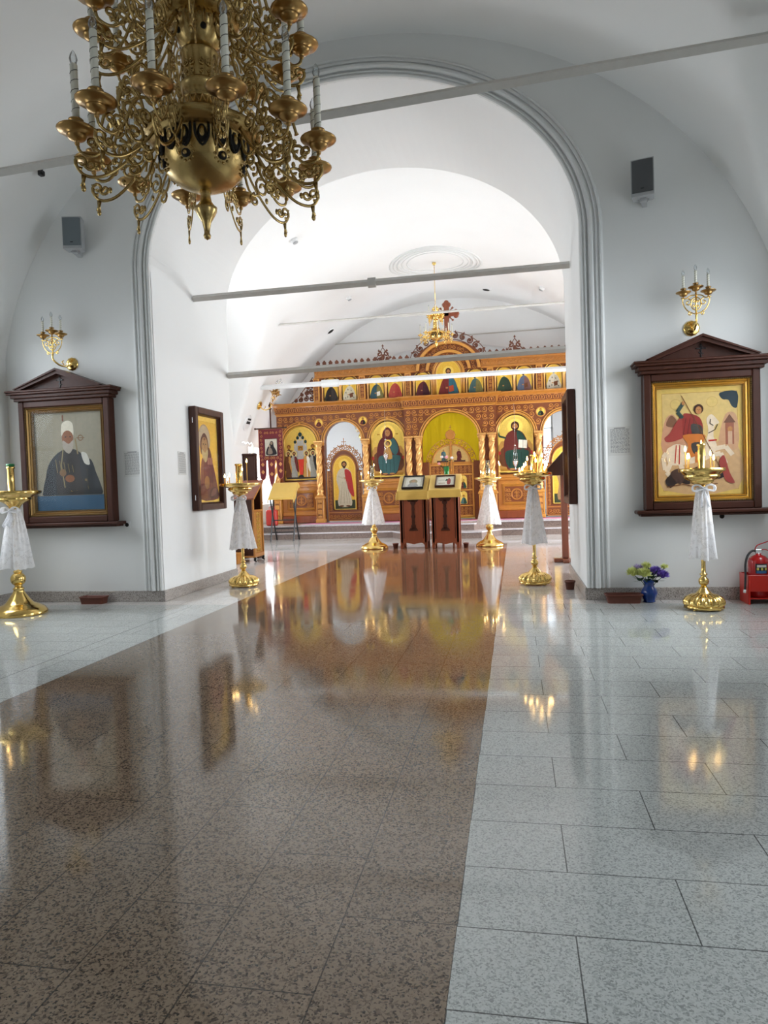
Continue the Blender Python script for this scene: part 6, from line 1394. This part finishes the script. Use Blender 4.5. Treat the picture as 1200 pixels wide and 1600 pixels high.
for sx in (.03, w-.03):
    for y0 in (.03, d-.03): b = MB(); b.tube(catmull([(sx, y0, .09), (sx+.02*(1 if sx > .2 else -1), y0, .05), (sx-.005, y0, .03), (sx+.04*(1 if sx > .2 else -1), y0, .008)], 4), [.026]*4+[.02]*4+[.014]*5, 7); obj('foot', b, BLACK, t)
b = MB(); b.bbox(-.13, -.17, 0, .13, .10, .17, .006); b.bbox(-.15, -.19, .17, .15, .12, .19, .006); obj('footstool', b, OAK, None, 'low amber wood step at the foot of the left lectern cabinet', 'step', loc=(-4.93, 11.76, 0))
t = thing('panel_stand', 'tall dark wooden panel standing behind the left lectern cabinet', 'panel', (-4.94, 12.70, 0)); b = MB(); b.bbox(-.15, -.02, .12, .15, .02, 1.99, .008); obj('panel', b, WALNUT, t)
b = MB(); frame_ring(b, -.13, .9, .13, 1.96, .025, -.035, -.022); obj('frame', b, MAHOG_DARK, t)
for sx in (-1, 1): b = MB(); b.bbox(sx*.13-.02, -.10, 0, sx*.13+.02, .10, .14, .006); obj('foot', b, WALNUT, t)
t = thing('tall_candlestick', 'tall thin white processional candle before the far left window', 'candlestick', (-5.74, 15.0, 0)); b = MB(); b.lathe([(0, 0), (.12, 0), (.12, .015), (.03, .04), (.012, .06), (.012, 1.74), (0, 1.74)], 16); obj('stand', b, GREYPAINT, t)
b = MB(); b.lathe([(.008, 1.70), (.02, 1.74), (.055, 1.79), (.06, 1.81), (.05, 1.81), (0, 1.80)], 16); obj('cup', b, BLACK, t)
b = MB(); b.lathe([(.030, 1.80), (.030, 2.30), (0, 2.31)], 12); obj('candle', b, WAX, t)
b = MB(); b.tube(catmull([(0, 0, 2.30), (-.02, 0, 2.36), (-.07, 0, 2.33), (-.11, 0, 2.38), (-.16, 0, 2.34), (-.20, 0, 2.39), (-.25, 0, 2.37)], 5), .010, 6); obj('scroll_arm', b, CHROME, t)
t = thing('lectern', 'dark wooden lectern on a post seen side-on behind the right passage icon', 'lectern', (.40, 11.1, 0)); b = MB(); b.prism([(0, 1.355), (.40, 1.355), (.40, 1.78)], 0, .42, 0, 'y'); obj('desk', b, MAHOG_DARK, t)
b = MB(); b.bbox(.30, .16, .06, .40, .26, 1.36, .01); obj('post', b, MAHOG, t); b = MB(); b.bbox(.17, .14, 0, .50, .28, .06, .012); b.bbox(.30, .0, 0, .40, .42, .06, .012); obj('base', b, MAHOG, t)

# folding lectern with yellow cloth
t = thing('folding_lectern', 'black folding lectern frame under a yellow cloth at the far left', 'lectern', (-5.78, 17.10, 0))
for sx in (-1, 1):
    for a in ((-.22, .20, 0), (.24, -.17, 0)):
        b = MB(); x = sx*.30; b.tube([(x, a[0], 0), (x+sx*.0, a[1], 1.10 if a[1] < 0 else 1.36)], .020, 4, sm=False); obj('leg', b, BLACK, t)
for (y, z) in ((-.13, .22), (.12, .30), (-.02, .52)): b = MB(); b.box(-.30, y-.012, z-.015, .30, y+.012, z+.015); obj('crossbar', b, BLACK, t)
b = MB(); b.prism([(-.20, 1.08), (.20, 1.42), (.20, 1.44), (-.20, 1.10)], -.31, .31, 0, 'x'); obj('rest', b, BLACK, t)
mb = MB(); drape(mb, .64, .44, slope(1.075, 1.455, .44), .14, .05, .12, 9, .012, 1.3); obj('yellow_cloth', mb, YCLOTH, None, 'yellow cloth with drooping corner on the folding lectern at far left', 'cloth', loc=(-5.78, 17.10, .012))
# banner
t = thing('church_banner', 'burgundy velvet church banner with gold scrolls and three tails, left of the screen', 'banner', (-6.37, 18.02, .345))
b = MB(); b.tube([(0, 0, 0), (0, 0, 3.10)], .020, 10); b.lathe([(.02, 3.08), (.05, 3.12), (.02, 3.15), (.045, 3.20), (0, 3.30)], 12); obj('pole', b, WALNUT, t)
b = MB(); b.lathe([(0, .0), (.07, 0), (.07, .02), (.03, .05), (.025, .3), (0, .3)], 14); obj('pole_base', b, BLACK, t)
b = MB(); b.tube([(-.42, -.03, 2.595), (.42, -.03, 2.595)], .018, 8); b.ball((-.43, -.03, 2.595), .028); b.ball((.43, -.03, 2.595), .028); obj('crossbar', b, WALNUT, t)
zz = lambda z: z-.345
poly = [(-.34, zz(2.92)), (-.34, zz(1.72)), (-.31, zz(1.60)), (-.25, zz(1.56)), (-.19, zz(1.60)), (-.155, zz(1.72)), (-.145, zz(2.06)), (-.115, zz(2.10)), (-.10, zz(2.06)), (-.09, zz(1.72)), (-.05, zz(1.48)), (0, zz(1.35)), (.05, zz(1.48)), (.09, zz(1.72)), (.10, zz(2.06)), (.115, zz(2.10)), (.145, zz(2.06)), (.155, zz(1.72)), (.19, zz(1.62)), (.25, zz(1.58)), (.31, zz(1.62)), (.34, zz(1.74)), (.34, zz(2.92))]
b = MB(); b.prism(poly, -.045, -.033); obj('cloth', b, BURG, t)
b = MB()
b.tube([(x*.985, -.046, z) for x, z in poly], .006, 4, closed=True)
for j in range(8):
    for sg in (-1, 1): b.tube([(u, -.047, v) for u, v in spiral(sg*.265, zz(2.84)-.105*j, .042, pi/2, sg*(1.3 if j % 2 else -1.3), .2, 9)], .006, 4)
for j in range(5): b.tube([(u, -.047, v) for u, v in spiral(-.16+.08*j, zz(2.82), .035, pi/2, (1.3 if j % 2 else -1.3), .2, 9)], .006, 4)
for j in range(5): b.tube([(u, -.047, v) for u, v in spiral(-.17+.085*j, zz(2.15), .045, pi/2, (1.3 if j % 2 else -1.3), .2, 9)], .007, 4)
for (x, z) in ((-.245, 1.78), (0, 1.72), (.25, 1.80), (-.245, 1.98), (0, 1.98), (.25, 1.98)): b.prism([(x-.05, zz(z)), (x, zz(z)-.06), (x+.05, zz(z)), (x, zz(z)+.06)], -.048, -.044)
obj('embroidery', b, GOLDTHREAD, t)
P_ = Paint(); P_.rect(0, 0, 1, 1.30, c8(84, 60, 40)); P_.rect(.04, .04, .96, 1.26, c8(206, 200, 184)); P_.poly([(.12, .1), (.2, .6), (.35, .8), (.45, 1.05), (.58, 1.12), (.68, 1.0), (.72, .7), (.88, .4), (.88, .1)], c8(40, 36, 40)); P_.ell(.54, .95, .09, .12, c8(150, 130, 110)); P_.poly([(.25, .15), (.28, .5), (.40, .66), (.55, .5), (.6, .2)], c8(140, 124, 110)); P_.ell(.38, .74, .08, .09, c8(170, 150, 130))
P_.build('banner_picture', .36, t, (-.175, -.05, zz(2.20)))
b = MB(); b.bbox(-.15, -.08, 0, .15, .08, .42, .03); k_ = MB(); bagt = thing('red_bag', 'red shopping bag standing under the banner at far left', 'bag', (-6.37, 17.85, .345)); obj('bag_body', b, REDPAINT, bagt)
for sy in (-.045, .045): k_ = MB(); k_.tube(catmull([(-.07, sy, .39), (-.05, sy, .50), (.05, sy, .50), (.07, sy, .39)], 4), .007, 6); obj('handle', k_, REDPAINT, bagt)

# hanging silver lamps
def hanging_lamp(x, y, z, label, top=3.30):
    t = thing('hanging_lamp', label, 'lamp', (x, y, z)); b = MB()
    b.lathe([(0, -.20), (.008, -.19), (.012, -.16), (.006, -.15), (.018, -.12), (.045, -.07), (.065, -.02), (.068, .02), (.075, .03), (.06, .035), (.045, .03), (0, .02)], 18, mod=lambda a, q: 1+.05*cos(8*a)); obj('bowl', b, SILVER, t)
    b = MB(); b.lathe([(.03, .02), (.035, .08), (.032, .085), (0, .07)], 12); obj('glass_cup', b, TUBEGLASS, t)
    for i in range(3):
        a = 2*pi*i/3+.5; b = MB(); b.tube([(.068*cos(a), .068*sin(a), .03), (.02*cos(a), .02*sin(a), .42)], .0045, 4); obj('chain', b, SILVER, t)
    b = MB(); b.lathe([(.022, .42), (.03, .43), (.008, .46)], 10); b.tube([(0, 0, .45), (0, 0, top-z)], .004, 4); b.tube([(0, 0, top-z), (0, .30, top-z)], .007, 5); obj('hanger', b, SILVER, t)
hanging_lamp(-3.355, 18.50, 2.10, 'silver hanging oil lamp in front of the enthroned mother icon'); hanging_lamp(.03, 18.50, 1.80, 'silver hanging oil lamp in front of the seated figure with open book')

# far hall fittings
s_ = sconce('gilt sconce tilted on the curved far left wall beside the screen', -6.62, 3.55, 17.9, BRASS, 0, 1.5); s_.rotation_euler = (radians(24), 0, pi/2)
sconce('small brass sconce on the altar wall seen through the left arch', -5.30, 3.12, 24.5, BRASS, 0, 1.3)
def disc(name, x, y, r, label, cat, m, m2=None, z=None, th=.03):
    fn = far_vault; z = fn(x, y); e = .02; n = Vector(((fn(x+e, y)-fn(x-e, y))/(2*e), (fn(x, y+e)-fn(x, y-e))/(2*e), -1)).normalized()
    t = thing(name, label, cat, (x, y, z)); q = Vector((0, 0, 1)).rotation_difference(n); t.rotation_mode = 'QUATERNION'; t.rotation_quaternion = q
    b = MB(); b.lathe([(r, -.01), (r, th*.5), (r*.8, th), (r*.5, th*1.1), (0, th*1.1)], 24); obj('housing', b, m, t)
    if m2: b = MB(); b.lathe([(r*.72, th*1.12), (r*.66, th*1.3), (0, th*1.3)], 20); obj('centre', b, m2, t)
    return t
disc('smoke_detector', -3.99, 13.0, .075, 'white smoke detector on the far vault at upper left', 'smoke detector', CHROME, GREYPLASTIC, th=.06)
disc('smoke_detector', -3.95, 17.3, .07, 'white smoke detector on the far vault left of the ring medallion', 'smoke detector', CHROME, GREYPLASTIC, th=.06)
disc('smoke_detector', .77, 17.5, .07, 'white smoke detector on the far vault right of the ring medallion', 'smoke detector', CHROME, GREYPLASTIC, th=.06)
disc('ceiling_vent', -4.81, 18.7, .13, 'dark round vent on the vault left of the screen top', 'vent', CHROME, DARKHOLE, th=.02)
disc('ceiling_vent', -.60, 18.95, .13, 'dark round vent on the vault right of the crowning cross', 'vent', CHROME, DARKHOLE, th=.02)
t = disc('round_vent', -6.86, 17.58, .22, 'white round wall vent with dark slots beside the far left sconce', 'vent', CHROME, th=.03)
b = MB(); b.box(-.05, -.12, .03, .02, .12, .037); b.box(-.13, -.10, .03, -.08, .10, .037); obj('slots', b, DARKHOLE, t)
b = MB(); b.bbox(-.03, -.03, -.03, .03, .03, .03, .01); b.tube([(0, 0, 0), (.05, -.05, .02)], .012, 5); obj('wall_hook', b, BLACK, None, 'small black bracket on the vault at the left below the tie rod', 'bracket', loc=(-4.98, 7.0, 4.80))
